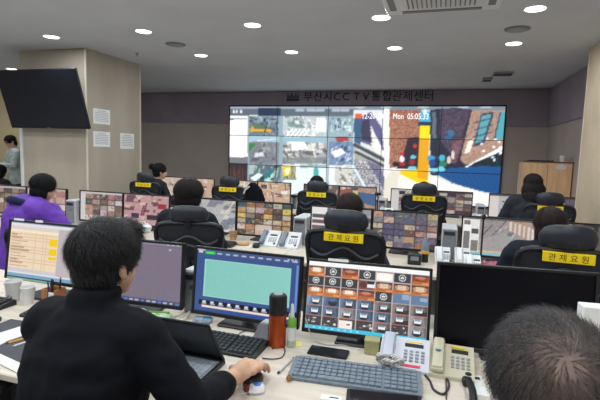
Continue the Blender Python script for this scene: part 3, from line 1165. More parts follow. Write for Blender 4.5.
# ---- far row
X3, Y3 = -.8771, 6.486
c3 = Canvas(60, 35, seed=40)
c3.street(0, 0, 100, 100, (170, 140, 120), (80, 70, 76), (220, 210, 200), 14)
c3.poly([(50, 25), (100, 30), (100, 90), (55, 70)], (70, 100, 140))
c3.rect(44, 20, 50, 60, (236, 200, 40))
c3.poly([(0, 20), (30, 10), (36, 60), (10, 80)], (150, 90, 70))
c3.rect(0, 0, 100, 5, (110, 110, 116))
c4 = Canvas(60, 35, seed=41)
c4.a[:] = (176, 176, 180)
c4.rect(0, 0, 22, 100, (214, 204, 202))
c4.rect(0, 0, 100, 8, (90, 88, 90))
for k in range(26):
    c4.line(c4.rng.uniform(24, 96), c4.rng.uniform(12, 90), c4.rng.uniform(24, 96), c4.rng.uniform(12, 90), 1.2, (200, 202, 206))
for k in range(8):
    c4.ell(c4.rng.uniform(26, 70), c4.rng.uniform(15, 80), 3, 4, (50, 48, 56))
grey_t = [(130, 128, 128), (90, 88, 90), (190, 188, 186), (70, 66, 70)]
row3 = [
    (-2, 0, pic_street(56, (196, 172, 156), (130, 110, 100), (220, 206, 196), 12), 'far-row monitor with tan picture behind the round brown head'),
    (-2, 1, pic_street(57, (196, 166, 146), (120, 96, 86), (226, 210, 196), 14), 'far-row monitor with tan street picture left of the empty tagged chair'),
    (-1, 0, pic_street(58, (186, 160, 140), (110, 92, 86), (226, 210, 196), 14), 'far-row monitor hidden behind the draped black jacket'),
    (-1, 1, pic_street(59, (200, 168, 142), (116, 96, 86), (224, 206, 190), 18, acc=[(230, 226, 222), (90, 80, 78)]), 'far-row monitor with tan road picture right of the draped black jacket'),
    (0, 0, pic_street(60, (110, 96, 92), (52, 46, 50), (180, 166, 158), 14), 'far-row monitor behind the dark-haired head in the centre'),
    (0, 1, c3.a, 'far-row monitor repeating the yellow-post picture of the video wall'),
    (1, 0, pic_mosaic(61, 5, 6, mosaicD, (190, 186, 186), 20), 'far-row monitor with white strip and dark tiles, left of the tall chair'),
    (1, 1, pic_mosaic(62, 5, 6, mosaicD, (70, 60, 60)), 'far-row monitor with dark red tiles, right of the tall chair'),
    (2, 0, c4.a, 'far-row monitor with a grey map picture beside the long-haired person'),
    (2, 1, pic_mosaic(63, 3, 4, grey_t, (60, 56, 60)), 'far-row monitor with grey tiles nearest the wooden cabinet'),
]
for (i, s_, arr, lb) in row3:
    monitor(X3 + i * P3 - .8175 + s_ * .545, Y3, lb, arr, 0, .03, zb=.035)

# ------------------------------------------------------------------ office chairs
CM = {}


def chair_meshes():
    D = {}
    D['seat'] = MB().box((0, .02, .455), (.5, .48, .075), .03, seg=3).mesh('seat')
    fr = []
    n = 36
    for k in range(n):
        a = 2 * math.pi * k / n
        ca, sa = math.cos(a), math.sin(a)
        x = .25 * math.copysign(abs(ca) ** .35, ca)
        z = .235 * math.copysign(abs(sa) ** .35, sa)
        x *= 1 + .12 * z / .235
        fr.append((x * .93, -.235 - .05 * abs(x) * -1 - .03 * (z / .235), .83 + z))
    D['back_frame'] = MB().tube(fr, .017, 8, closed=True).mesh('back_frame')
    V, Fc = [], []
    nx, nz = 10, 8
    for j in range(nz + 1):
        for i in range(nx + 1):
            u, v = i / nx * 2 - 1, j / nz * 2 - 1
            x = u * .235 * (1 + .1 * v) * .95
            V.append((x, -.235 + .05 * abs(x) - .03 * v, .83 + v * .225))
    for j in range(nz):
        for i in range(nx):
            q = j * (nx + 1) + i
            Fc.append((q, q + 1, q + nx + 2, q + nx + 1))
    D['back_net'] = MB().add(V, Fc).mesh('back_net')
    V, Fc = [], []
    # headrest pad: curved, thick, lower edge dipping at the sides
    nu, prof = 14, [(0, .065), (-.022, .06), (-.032, .02), (-.032, -.03), (-.02, -.06), (.0, -.066), (.016, -.04), (.02, .0), (.014, .045)]
    for i in range(nu + 1):
        u = i / nu * 2 - 1
        e = max(0., 1 - abs(u) ** 5) ** .5
        for (py, pz) in prof:
            V.append((u * .143, -.275 + .045 * u * u + py * (.35 + .65 * e), 1.143 - .018 * u * u + pz * (.3 + .7 * e)))
    m = len(prof)
    for i in range(nu):
        for j in range(m):
            k = (j + 1) % m
            Fc.append((i * m + j, i * m + k, (i + 1) * m + k, (i + 1) * m + j))
    Fc.append(tuple(range(m)))
    Fc.append(tuple(reversed(range(nu * m, nu * m + m))))
    D['headrest'] = MB().add(V, Fc).mesh('headrest', angle=70)
    D['headrest_bracket'] = MB().box((0, -.28, 1.085), (.05, .02, .11), .006).box((0, -.297, 1.1), (.075, .016, .035), .006).mesh('headrest_bracket', False)
    sb = MB()
    for z0, am in ((.93, .03), (.86, .03)):
        sb.tube([(x, -.262 + .05 * abs(x), z0 + am * math.cos(x / .21 * math.pi * 1.5)) for x in [-.22 + i * .44 / 16 for i in range(17)]], .014, 6)
    D['back_straps'] = sb.mesh('back_straps')
    D['lumbar_bar'] = MB().box((0, -.262, .74), (.4, .018, .055), .008, seg=2).mesh('lumbar_bar')
    D['back_spine'] = MB().tube([(0, -.2, .43), (0, -.29, .5), (0, -.295, .62), (0, -.275, .78)], .022, 8).mesh('back_spine')
    for nm, s_ in (('armrest_a', -1), ('armrest_b', 1)):
        D[nm] = MB().box((s_ * .275, .03, .66), (.07, .25, .03), .012, seg=2).tube([(s_ * .24, .0, .44), (s_ * .285, .0, .46), (s_ * .285, .02, .65)], .016, 8).mesh('armrest')
    D['gas_cylinder'] = MB().cyl((0, 0, .09), (0, 0, .42), .026).mesh('gas_cylinder')
    D['base_leg'] = MB().box((.15, 0, .085), (.29, .04, .026), .008).mesh('base_leg', False)
    D['caster'] = MB().cyl((.285, -.022, .03), (.285, .022, .03), .03, n=14).mesh('caster')
    D['name_tag'] = MB().box((0, -.2905, 1.03), (.25, .006, .054), .002).box((0, -.262, 1.057), (.25, .06, .004)).mesh('name_tag', False)
    for k, ch in enumerate('관제요원'):
        tx = text_mesh(ch, .042)
        tx.transform(Matrix.Translation((-.078 + k * .052, -.2945, 1.028)))
        D['letter%d' % k] = tx
    return D


def chair(x, y, rz, label, group, tagged=True, headrest=True, zs=1., low=False, solid=False):
    if not CM:
        CM.update(chair_meshes())
    t = thing('office_chair', label, 'chair', (x, y, 0), rz, group)
    t.scale = (1, 1, zs)
    names = ['seat', 'back_frame', 'back_net', 'lumbar_bar', 'back_straps', 'back_spine', 'armrest_a', 'armrest_b', 'gas_cylinder']
    if headrest:
        names += ['headrest', 'headrest_bracket']
    for n in names:
        m = {'seat': M_leather, 'headrest': M_leather, 'back_net': M_net, 'gas_cylinder': M_steel}.get(n, M_black)
        if solid and n == 'back_net':
            m = M_leather
        o = ob(n.replace('_a', '').replace('_b', '') if n.startswith('arm') else n, CM[n], m, t)
        if low and n in ('back_frame', 'back_net', 'lumbar_bar', 'back_straps', 'back_spine'):
            o.location = (0, 0, -.22)
    for k in range(5):
        o = ob('base_leg', CM['base_leg'], M_black, t)
        o.rotation_euler = (0, 0, k * 2 * math.pi / 5 + .3)
        ob('caster', CM['caster'], M_dark, o)
    if tagged:
        o = ob('name_tag', CM['name_tag'], M_tag, t)
        o['label'] = 'yellow cloth name tag'
        for k in range(4):
            ob('letter', CM['letter%d' % k], M_ink, o)
    return t


def chair_at(px_, py_, Yback, rz, *a, **k):
    """headrest centre seen at pixel, back plane at depth"""
    p = ony(px_, py_, Yback)
    x = p.x - .28 * math.sin(rz)
    y = Yback + .28 * math.cos(rz)
    return chair(x, y, rz, *a, **k), x, y


G2, G3 = 'tagged chairs of the middle row', 'tagged chairs of the far row'
ca = chair_at(188, 217, 2.9, .32, 'black headrest chair without tag, behind the grey-window monitor', G2, False, zs=.945, solid=True)
cb = chair_at(344.5, 218, 2.75, 0, 'black net chair with yellow tag just behind the camera-tile monitor', G2)
cc = chair_at(570, 238, 2.72, -.05, 'black net chair with yellow tag behind the switched-off monitor', G2)
cp = chair_at(24, 215, 2.8, .0, 'black chair carrying the person in purple', G2, False, headrest=False, low=True)
cd = chair_at(143.5, 179, 5.42, .0, 'tagged chair of the far row, leftmost, by the pillar', G3)
ce = chair_at(228, 182.5, 5.45, .0, 'tagged far-row chair next to the draped black jacket', G3)
cf = chair_at(316.5, 189.5, 5.45, 0, 'tagged far-row chair in front of the left half of the video wall', G3)
cg = chair_at(424.5, 190, 5.42, 0, 'tagged far-row chair, taller, under the yellow post picture', G3, zs=1.03)
chh_ = chair_at(551, 199, 5.42, .0, 'tagged far-row chair of the long-haired person at the right', G3)

# ------------------------------------------------------------------ people
from mathutils import noise as mnoise

def cloth(name, c, rough=.85, var=.12):
    return mat(name, c, rough, var=var, scale=9, bump=.35, bscale=14, spec=.2)


def hair_mat(name, c, c2, rough=.65):
    return mat(name, c, rough, c2=c2, scale=60, stretch=(3, 3, .5), bump=.5, bscale=120, spec=.2)


M_hair = hair_mat('hair_black', (12, 12, 14), (24, 23, 26))
M_hairb = hair_mat('hair_brown', (34, 26, 25), (56, 43, 40))
M_trs = cloth('trousers_dark', (40, 42, 50))
M_shoe = mat('shoe_black', (25, 24, 24), .5)

HAIR = {
    'short': [((0, -.014, .034), (.086, .103, .092)), ((0, -.045, -.03), (.075, .06, .075))],
    'crop': [((0, -.012, .036), (.092, .112, .098)), ((0, -.038, -.018), (.08, .066, .07)), ((.0, .058, .085), (.066, .048, .04))],
    'thin': [((0, -.016, .03), (.093, .112, .1)), ((0, -.055, -.025), (.083, .058, .062))],
    'full': [((0, -.016, .03), (.1, .112, .1)), ((0, -.036, -.04), (.094, .08, .085))],
    'puff': [((0, -.02, .022), (.122, .125, .112)), ((0, -.04, -.045), (.112, .09, .08))],
    'bun': [((0, -.014, .034), (.088, .104, .093)), ((0, -.045, -.03), (.078, .062, .07)), ((.0, -.115, .075), (.042, .04, .04))],
    'long': [((0, -.016, .03), (.098, .112, .1)), ((0, -.05, -.06), (.122, .1, .12)), ((0, -.095, -.16), (.13, .085, .12)), ((0, -.11, -.24), (.1, .06, .1))],
}


def head_parts(mb, M):
    R = M.to_3x3()
    for c, r in (((0, -.01, .03), (.076, .094, .086)), ((0, .022, -.03), (.064, .07, .075)), ((0, .045, -.085), (.035, .035, .03)), ((0, .07, .03), (.055, .025, .025))):
        mb.ell(M @ Vector(c), r, rot=R)
    mb.cap(M @ Vector((0, .09, .01)), M @ Vector((0, .104, -.028)), .009, .014)        # nose
    mb.ell(M @ Vector((0, .086, -.062)), (.024, .012, .009), rot=R)                    # mouth
    for s_ in (-1, 1):
        mb.ell(M @ Vector((s_ * .077, -.006, -.012)), (.009, .02, .033), rot=R @ Matrix.Rotation(s_ * .35, 3, 'Z'))
        mb.ell(M @ Vector((s_ * .074, .0, -.035)), (.009, .011, .014), rot=R)


def finger(mb, base, d, n, lens, curl, r):
    """bend about axis perpendicular to d towards -n"""
    p = Vector(base)
    ax = d.cross(n).normalized()
    cur = Vector(d)
    for k, l in enumerate(lens):
        cur = Matrix.Rotation(-curl[k], 3, ax) @ cur
        q = p + cur * l
        mb.cap(p, q, r * (1 - .1 * k), r * (1 - .1 * (k + 1)), 10)
        p = q
    return p


def hand(mb, wrist, d, n, side, curl=(.25, .45, .35), k=1., palm_pitch=0.):
    """wrist point, finger direction d, back-of-hand normal n, side +1 right hand"""
    d = Vector(d).normalized()
    n = (Vector(n) - d * Vector(n).dot(d)).normalized()
    lat = d.cross(n).normalized()          # towards the right when palm is down
    lat = lat * side                       # towards the little finger
    w0 = Vector(wrist)
    for t, wd in ((.0, .024), (.03, .03), (.06, .034), (.085, .034)):
        for s_ in (-1, -.33, .33, 1):
            mb.ell(w0 + d * t * k + lat * wd * s_ * k * .8, (.017 * k, .017 * k, .013 * k), n=10, m=6)
    mb.cap(w0 - d * .03, w0 + d * .03, .027 * k, .024 * k)
    for i, (o_, L_) in enumerate(((-.031, .072), (-.0105, .08), (.0105, .075), (.031, .058))):
        b = w0 + d * (.088 - abs(o_) * .25) * k + lat * o_ * k
        dd = (d + lat * o_ * 2.2).normalized()
        finger(mb, b, dd, n, (L_ * .48 * k, L_ * .3 * k, L_ * .26 * k), curl, .0098 * k)
    b = w0 + d * .025 * k - lat * .026 * k - n * .006
    dd = (d * .75 - lat * .62 - n * .2).normalized()
    finger(mb, b, dd, n, (.042 * k, .032 * k, .024 * k), (.0, .12, .15), .0112 * k)


def strands(name, me, m, parent, count, length, width, field, keep=None, seed=1, lift=.25):
    """thin hair ribbons growing out of a hair surface"""
    rg = np.random.default_rng(seed)
    nf = len(me.polygons)
    cen = np.zeros(nf * 3)
    nor = np.zeros(nf * 3)
    me.polygons.foreach_get('center', cen)
    me.polygons.foreach_get('normal', nor)
    cen, nor = cen.reshape(-1, 3), nor.reshape(-1, 3)
    ok = np.arange(nf) if keep is None else np.nonzero(keep(cen, rg))[0]
    pick = rg.choice(ok, count)
    V, Fc = [], []
    for i in pick:
        p, n = Vector(cen[i]), Vector(nor[i])
        f = Vector(field(p)) + Vector(rg.normal(0, .2, 3))
        f = f - n * f.dot(n)
        if f.length < 1e-4:
            continue
        f.normalize()
        L_ = length * rg.uniform(.55, 1.25)
        s_ = f.cross(n) * width * .5
        o = len(V)
        for k in range(4):
            t = k / 3
            q = p + f * L_ * t + n * (L_ * (lift * t - .9 * lift * t * t) * rg.uniform(.6, 1.2) + .0004)
            wv = s_ * (1 - .85 * t)
            V += [tuple(q - wv), tuple(q + wv)]
        for k in range(3):
            a = o + 2 * k
            Fc.append((a, a + 1, a + 3, a + 2))
    out = bpy.data.meshes.new(name)
    out.from_pydata(V, [], Fc)
    out.polygons.foreach_set('use_smooth', [True] * len(out.polygons))
    o = ob(name, out, m, parent)
    o['kind'] = 'stuff'
    return o


def whorl(H, c):
    c = H @ Vector(c)
    ax = (H.to_3x3() @ Vector((0, -.3, 1))).normalized()

    def fld(p):
        d = p - c
        d = d - ax * d.dot(ax) * .2
        sw = ax.cross(d) * .5
        return tuple((d + sw).normalized() - ax * .35)
    return fld


def person(label, x, y, rz, top, coat, lean=.06, hyaw=0., hpitch=0., hair='short', hmat=None, arms=None, vox=.014, stand=False, k_=1., coat_name='jacket', grow=0., hood=None, htilt=0., bodyvox=None, trs=None, shy=0., neckoff=(0, 0), wid=1., sleeve=.95, hk=1., collar=0., strand=True):
    """seated (or standing) figure; local +Y is the way the body faces"""
    t = thing('person', label, 'person', (x, y, 0), rz, 'people in the control room')
    lift = .0
    if stand:
        lift = .36
    base = 1.355 + lift
    # lean pivots at the pelvis
    piv = Vector((0, -.02, .53 + lift))
    RL = Matrix.Rotation(-lean, 4, 'X')
    ML = Matrix.Translation(piv) @ RL @ Matrix.Translation(-piv)
    f = lambda p: ML @ Vector((p[0], p[1], p[2] + lift))
    hc = f((neckoff[0], .03 + neckoff[1], 1.24))
    topnow = hc.z + .115
    sc = top / topnow
    H = Matrix.Translation(hc) @ Matrix.Rotation(hyaw, 4, 'Z') @ Matrix.Rotation(htilt, 4, 'Y') @ Matrix.Rotation(-hpitch, 4, 'X')
    if arms is None:
        arms = (((-.27, .12, .8), (-.16, .38, .78)), ((.27, .12, .8), (.16, .38, .78)))
    inv = Matrix.Rotation(-rz, 3, 'Z')
    arm_pts = []
    for s_, A in zip((-1, 1), arms):
        sh = f((s_ * .195 * wid, -.005, 1.03 + shy))
        if len(A) == 3 and A[2] == 'world':
            e = inv @ (Vector(A[0]) - Vector((x, y, 0))) / sc
            h = inv @ (Vector(A[1]) - Vector((x, y, 0))) / sc
        else:
            e, h = Vector(A[0]) + Vector((0, 0, lift)), Vector(A[1]) + Vector((0, 0, lift))
        arm_pts.append((sh, e, h))

    def torso(mb, g):
        rings = [(0, -.01, .43, .15, .12), (0, -.015, .47, .18, .145), (0, -.02, .56, .185, .145), (0, -.03, .68, .168, .122), (0, -.03, .8, .172, .122), (0, -.022, .92, .19, .128), (0, -.015, 1.0, .186, .115), (0, -.01, 1.06, .14, .088), (0, -.005, 1.1, .08, .07), (0, 0, 1.13, .05, .05)]
        mb.loft([(0, yy, zz + lift, rx * wid + g, ry + g) for (_, yy, zz, rx, ry) in rings], 24, 2.3, M=ML)
        for s_ in (-1, 1):
            mb.cap(f((s_ * .05, -.01, 1.055)), f((s_ * .17 * wid, -.01, 1.035 + shy)), .055 + g, .06 + g)

    def legs(mb, g):
        if stand:
            for s_ in (-1, 1):
                mb.cap((s_ * .09, -.02, .9), (s_ * .1, 0, .5), .085 + g, .06 + g)
                mb.cap((s_ * .1, 0, .5), (s_ * .1, -.02, .1), .06 + g, .042 + g)
        else:
            mb.ell((0, -.02, .5), (.18 + g, .16 + g, .1 + g))
            for s_ in (-1, 1):
                mb.cap((s_ * .09, 0, .53), (s_ * .12, .4, .53), .083 + g, .062 + g)
                mb.cap((s_ * .12, .4, .53), (s_ * .12, .42, .12), .06 + g, .042 + g)

    b = MB()
    head_parts(b, H)
    b.cap(f((0, -.012, 1.08)), H @ Vector((0, -.02, -.05)), .057, .054)
    torso(b, -.012)
    for s_, (sh, e, h) in zip((-1, 1), arm_pts):
        b.cap(sh, e, .048, .038)
        b.cap(e, h, .038, .027)
        d = (h - e).normalized()
        nn = Vector((0, 0, 1)) if abs(d.z) < .8 else Vector((-s_, 0, 0))
        if k_ > 0:
            hand(b, h + d * .02, d, nn, s_, k=hk)
    if not (bodyvox and bodyvox < .01):
        legs(b, -.014)
    else:
        legs(b, -.014)
    me = remesh(b, bodyvox or vox, 3 if (bodyvox and bodyvox < .01) else 4, .5)
    bo = ob('body', me, M_skin, t)
    j = MB()
    torso(j, .016 + grow)
    for sh, e, h in arm_pts:
        j.cap(sh, e, .066 + grow, .053 + grow * .7)
        j.cap(e, e + (h - e) * (sleeve - .02), .053 + grow * .7, .04 + grow * .4)
        j.cap(e + (h - e) * (sleeve - .09), e + (h - e) * sleeve, .043 + grow * .4, .042 + grow * .4)
    # collar
    j.loft([(0, -.012, 1.06 + lift, .085, .082), (0, -.012, 1.12 + lift + collar, .07 + collar * .1, .07 + collar * .1), (0, -.008, 1.135 + lift + collar, .064, .064)], 18, 2, M=ML)
    jm = remesh(j, vox, 5)
    jm.update()
    nv = len(jm.vertices)
    co, no = np.zeros(nv * 3), np.zeros(nv * 3)
    jm.vertices.foreach_get('co', co)
    jm.vertex_normals.foreach_get('vector', no)
    co, no = co.reshape(-1, 3), no.reshape(-1, 3)
    fold = np.array([mnoise.noise((c_[0] * 9, c_[1] * 9, c_[2] * 16)) + .6 * mnoise.noise((c_[0] * 22 + 5, c_[1] * 22, c_[2] * 30)) for c_ in co.tolist()])
    jm.vertices.foreach_set('co', (co + no * fold[:, None] * .007).ravel())     # cloth folds
    jm.update()
    ob(coat_name, jm, coat, t)
    l = MB()
    legs(l, .006)
    ob('trousers', remesh(l, max(vox, .014), 4), trs or M_trs, t)
    for s_ in (-1, 1):
        sx, sy = (s_ * .1, .04) if stand else (s_ * .12, .48)
        ob('shoe', MB().loft([(sx, sy, .0, .045, .13), (sx, sy, .03, .047, .13), (sx, sy - .03, .06, .042, .09), (sx, sy - .07, .1, .04, .045)], 14).mesh('shoe'), M_shoe, t)
    for s_ in (-1, 1):
        MB().ell(H @ Vector((s_ * .031, .079, .005)), (.013, .009, .007), rot=H.to_3x3(), n=10, m=6).build('eye', M_eye, t)
    hb = MB()
    for c, r in HAIR[hair]:
        hb.ell(H @ Vector(c), r, rot=H.to_3x3(), n=24, m=16)
    hme = remesh(hb, min(vox, .009), 4)
    ho = ob('hair', hme, hmat or M_hair, t)
    if strand:
        strands('hair_strands', hme, hmat or M_hair, ho, 1300, .055, .004, whorl(H, (0, -.05, .12)), seed=int(abs(x * 100)), lift=.12)
    if hood:
        q = MB().tube([f((.13 * math.cos(a), -.06 + .1 * math.sin(a), 1.075 + .04 * -math.sin(a))) for a in [i * 2 * math.pi / 20 for i in range(20)]], .035, 10, closed=True)
        ob('hood', remesh(q, .012, 4), hood, t)
    t.scale = (sc, sc, sc)
    t['head'] = [float(v) for v in (Matrix.Rotation(rz, 3, 'Z') @ (hc * sc) + Vector((x, y, 0)))]
    return t, H, ho, f


blackj = cloth('jacket_black', (11, 12, 20))
# --- front man
FX, FY = -.938, 1.0
wr_ = Vector((-.607, 1.315, .812))
fman, FH, fhair, ff = person('person in black jacket with short black hair, hand on a mouse at the near desk', FX, FY, .0, 1.325, blackj, lean=.1, hyaw=-.2, hpitch=.04, wid=.86,
                             hair='crop', vox=.008, bodyvox=.0055, coat_name='jacket', k_=1, grow=.01, strand=False, sleeve=.6, hk=1.18, collar=.035,
                             arms=(((-1.12, 1.2, .82), (-1.08, 1.38, .82), 'world'), ((-.625, 1.06, .84), tuple(wr_), 'world')))


M_strand = hair_mat('hair_strand_black', (14, 13, 15), (52, 50, 52), .4)
strands('hair_strands', fhair.data, M_strand, fhair, 6500, .045, .0026, whorl(FH, (0, -.06, .12)), seed=5, lift=.14)

# --- right man: thinning hair, seen from above and behind
p = CAMP + ray(547, 354) * .70
M_thin = bpy.data.materials.new('hair_thinning')
M_thin.use_nodes = True
rz_r = .16
rman, RH, rhair, rf = person('grey-haired balding person in dark top at the bottom right corner', .19, .665, rz_r, 1.305, cloth('jumper_dark', (34, 35, 42)), lean=.1, hyaw=.2, hpitch=.14, hair='thin', strand=False, vox=.01, bodyvox=.008, hmat=M_thin, coat_name='jumper',
                             arms=(((-.25, .14, .8), (-.14, .4, .8)), ((.25, .14, .8), (.14, .4, .8))))
nt = M_thin.node_tree
bs = nt.nodes['Principled BSDF']
bs.inputs['Roughness'].default_value = .5
tc = nt.nodes.new('ShaderNodeTexCoord')
crown = RH @ Vector((-.03, -.1, .075))
vm = nt.nodes.new('ShaderNodeVectorMath')
vm.operation = 'DISTANCE'
vm.inputs[1].default_value = crown
nt.links.new(tc.outputs['Object'], vm.inputs[0])
ns = nt.nodes.new('ShaderNodeTexNoise')
ns.inputs['Scale'].default_value = 38
ns.inputs['Detail'].default_value = 4
nt.links.new(tc.outputs['Object'], ns.inputs['Vector'])
ma = nt.nodes.new('ShaderNodeMath')
ma.operation = 'MULTIPLY_ADD'
ma.inputs[1].default_value = .1
nt.links.new(ns.outputs['Fac'], ma.inputs[0])
nt.links.new(vm.outputs['Value'], ma.inputs[2])
rp = nt.nodes.new('ShaderNodeValToRGB')
rp.color_ramp.elements[0].position = .055
rp.color_ramp.elements[0].color = L4((140, 112, 100))
rp.color_ramp.elements[1].position = .105
rp.color_ramp.elements[1].color = L4((40, 40, 45))
nt.links.new(ma.outputs['Value'], rp.inputs['Fac'])
nt.links.new(rp.outputs['Color'], bs.inputs['Base Color'])
M_gs = hair_mat('hair_strand_grey', (26, 26, 30), (66, 65, 68), .4)


def keep_r(cen, rg):
    d = np.linalg.norm(cen - np.array(crown), axis=1)
    return rg.random(len(d)) < np.clip((d - .035) / .05, .0, 1)


strands('hair_strands', rhair.data, M_gs, rhair, 7500, .045, .0011, whorl(RH, (-.03, -.1, .075)), keep=keep_r, seed=9, lift=.1)

M_gs2 = hair_mat('hair_strand_thin', (70, 60, 56), (104, 92, 86), .5)
strands('fine_hair', rhair.data, M_gs2, rhair, 2600, .04, .0006, whorl(RH, (-.03, -.1, .075)), keep=lambda c, rg: np.linalg.norm(c - np.array(crown), axis=1) < .085, seed=12, lift=.06)

# --- middle row
purple = cloth('jacket_purple', (104, 62, 168), .6)
navy = cloth('collar_navy', (34, 40, 70))
pp = ony(44, 192, 3.1)
person('person in purple padded jacket with short dark hair, hand at chin', pp.x - .17, 3.06, -.35, 1.285, purple, lean=.08, neckoff=(.1, .04), hyaw=-.25, hpitch=.15, hair='full', grow=.045, hood=navy,
       arms=(((-.27, .12, .8), (-.16, .38, .78)), ((.24, .22, .86), (.085, .2, 1.04))))
pp = ony(187, 196, 3.12)
person('person with big round dark-brown hair in the middle row', pp.x + .0, 3.1, .1, 1.31, cloth('jacket_ink', (32, 34, 44)), hair='puff', hmat=hair_mat('hair_dark_brown', (22, 18, 19), (38, 31, 31)))
pp = ony(349, 205, 3.1)
person('person with brown hair behind the central tagged headrest', pp.x, 3.06, 0, 1.27, cloth('jacket_grey', (70, 68, 74)), hair='full', hmat=M_hairb)
pp = ony(549, 228, 3.08)
person('person with brown hair and dark coat left of the right-hand headrest', pp.x, 3.02, -.05, 1.255, cloth('coat_navy_black', (26, 30, 42)), lean=.1, hyaw=.1, hair='full', hmat=M_hairb, grow=.02)
# --- far row
pp = ony(156, 172, 5.72)
person('person with tied black hair by the pillar, turned to the right', pp.x, 5.66, -.5, 1.325, cloth('jacket_coal', (34, 36, 42)), hyaw=-.25, hair='bun', lean=.1)
pp = ony(317, 184, 5.72)
person('person with round black hair in front of the video wall centre', pp.x, 5.68, 0, 1.245, cloth('jacket_slate', (44, 46, 54)), hair='full', lean=.02)
pp = ony(424, 186, 5.72)
person('person hidden behind the tall far-row chair, only hair showing', pp.x, 5.68, 0, 1.235, cloth('jacket_soot', (36, 36, 40)), hair='short', lean=.0)
pp = ony(533, 187, 5.66)
person('person with long dark hair and dark jacket before the wooden cabinet', pp.x, 5.6, .1, 1.385, cloth('jacket_graphite', (44, 46, 54)), hair='long', hmat=hair_mat('hair_espresso', (24, 20, 20), (42, 35, 34)), lean=.05, grow=.02)
# --- far left
pp = ony(14, 148, 6.7)
person('standing person in pale grey shirt looking down, at the far left', pp.x, 6.72, 2.7, 1.70, cloth('shirt_grey', (176, 184, 182)), hyaw=.1, hpitch=.45, hair='short', stand=True, lean=.06, coat_name='shirt', k_=1,
       arms=(((-.24, .1, .78), (-.1, .3, .8)), ((.24, .1, .78), (.1, .3, .8))))
pp = ony(3, 178, 5.6)
person('person with dark hair at the left edge below the standing man', pp.x, 5.5, 0, 1.20, cloth('jacket_pitch', (32, 32, 38)), hair='full')

# chairs of the near row
chair(-1.0, .78, .06, 'black low-backed office chair of the person in the black jacket', 'near row chairs', False, False, low=True)
chair(.2, .5, .16, 'black low-backed office chair of the balding person', 'near row chairs', False, False, low=True)

q = onz(10, 380, .66)
chair(q.x - .275, q.y - .06, .25, 'empty black office chair at the bottom left corner', 'near row chairs', False, False, low=True)

# draped jacket
q = ony(254, 190, 5.5)
jb = MB()
jb.loft([(0, 0, .0, .12, .05), (0, 0, .08, .12, .055), (-.01, 0, .16, .075, .05), (-.02, 0, .2, .03, .035)], 18, 2.2)
jb.cap((-.09, 0, .02), (-.16, .02, .1), .03, .02)
jb.cap((.08, -.02, .1), (.13, -.01, -.02), .04, .035)
jb.box((0, 0, -.13), (.24, .08, .3), .02)
t = thing('draped_jacket', 'black jacket draped in a peak beside the tagged far-row chair', 'jacket', (q.x, 5.5, q.z - .1))
ob('cloth', remesh(jb, .01, 5), blackj, t)
MB().tube([(-.12, -.055, .05), (-.1, -.056, .1), (-.07, -.055, .12), (-.04, -.056, .15)], .012, 6).build('pale_lining', M_lgrey, t)

# ------------------------------------------------------------------ computer towers in the gaps
tw = {}
M_tgrey = mat('tower_grey', (128, 132, 138), .45, var=.04, scale=12)


def tower(x, y, z, label, rz=0., h=.36, d=.36, wd=.15):
    t = thing('computer_tower', label, 'computer', (x, y, z), rz, 'light grey computer towers')
    k = (h, d, wd)
    if k not in tw:
        tw[k] = (MB().box((0, 0, h / 2), (wd, d, h), .008, seg=2).mesh('case', False), MB().box((0, -d / 2 - .002, h * .5), (wd * .86, .008, h * .92), .003).mesh('front_panel', False),
                 MB().box((0, -d / 2 - .008, h * .84), (wd * .7, .006, .03), .002).mesh('drive_bay', False), MB().lathe([(.011, 0), (.011, .006)], 14, M=Matrix.Translation((0, -d / 2 - .006, h * .62)) @ Matrix.Rotation(math.pi / 2, 4, 'X')).mesh('power_button'))
    for n, me, m in zip(('case', 'front_panel', 'drive_bay', 'power_button'), tw[k], (M_lgrey, M_tgrey, M_dark, M_steel)):
        ob(n, me, m, t)
    return t


tower(-1.16, 2.06, DESK, 'light grey computer tower between the two left near-row monitors', .0, .22, .2, .1)
for i, lb in ((-2, 'light grey computer tower beside the person in purple'), (-1, 'light grey computer tower left of the hazy grey monitor'), (0, 'light grey computer tower right of the pair of white telephones'), (1, 'light grey computer tower behind the right cluster of telephones')):
    tower(X2 + i * PITCH + .086, 3.95, DESK, lb, 0, .25, .3, .12)
for i, lb in ((-2, 'far-row computer tower by the empty tagged chair'), (-1, 'far-row computer tower left of the video wall centre'), (0, 'far-row computer tower left of the tall chair'), (1, 'far-row computer tower right of the tall chair')):
    tower(X3 + i * P3 + .1, 6.5, DESK, lb, 0, .2, .3, .1)

# ------------------------------------------------------------------ keyboards and mice


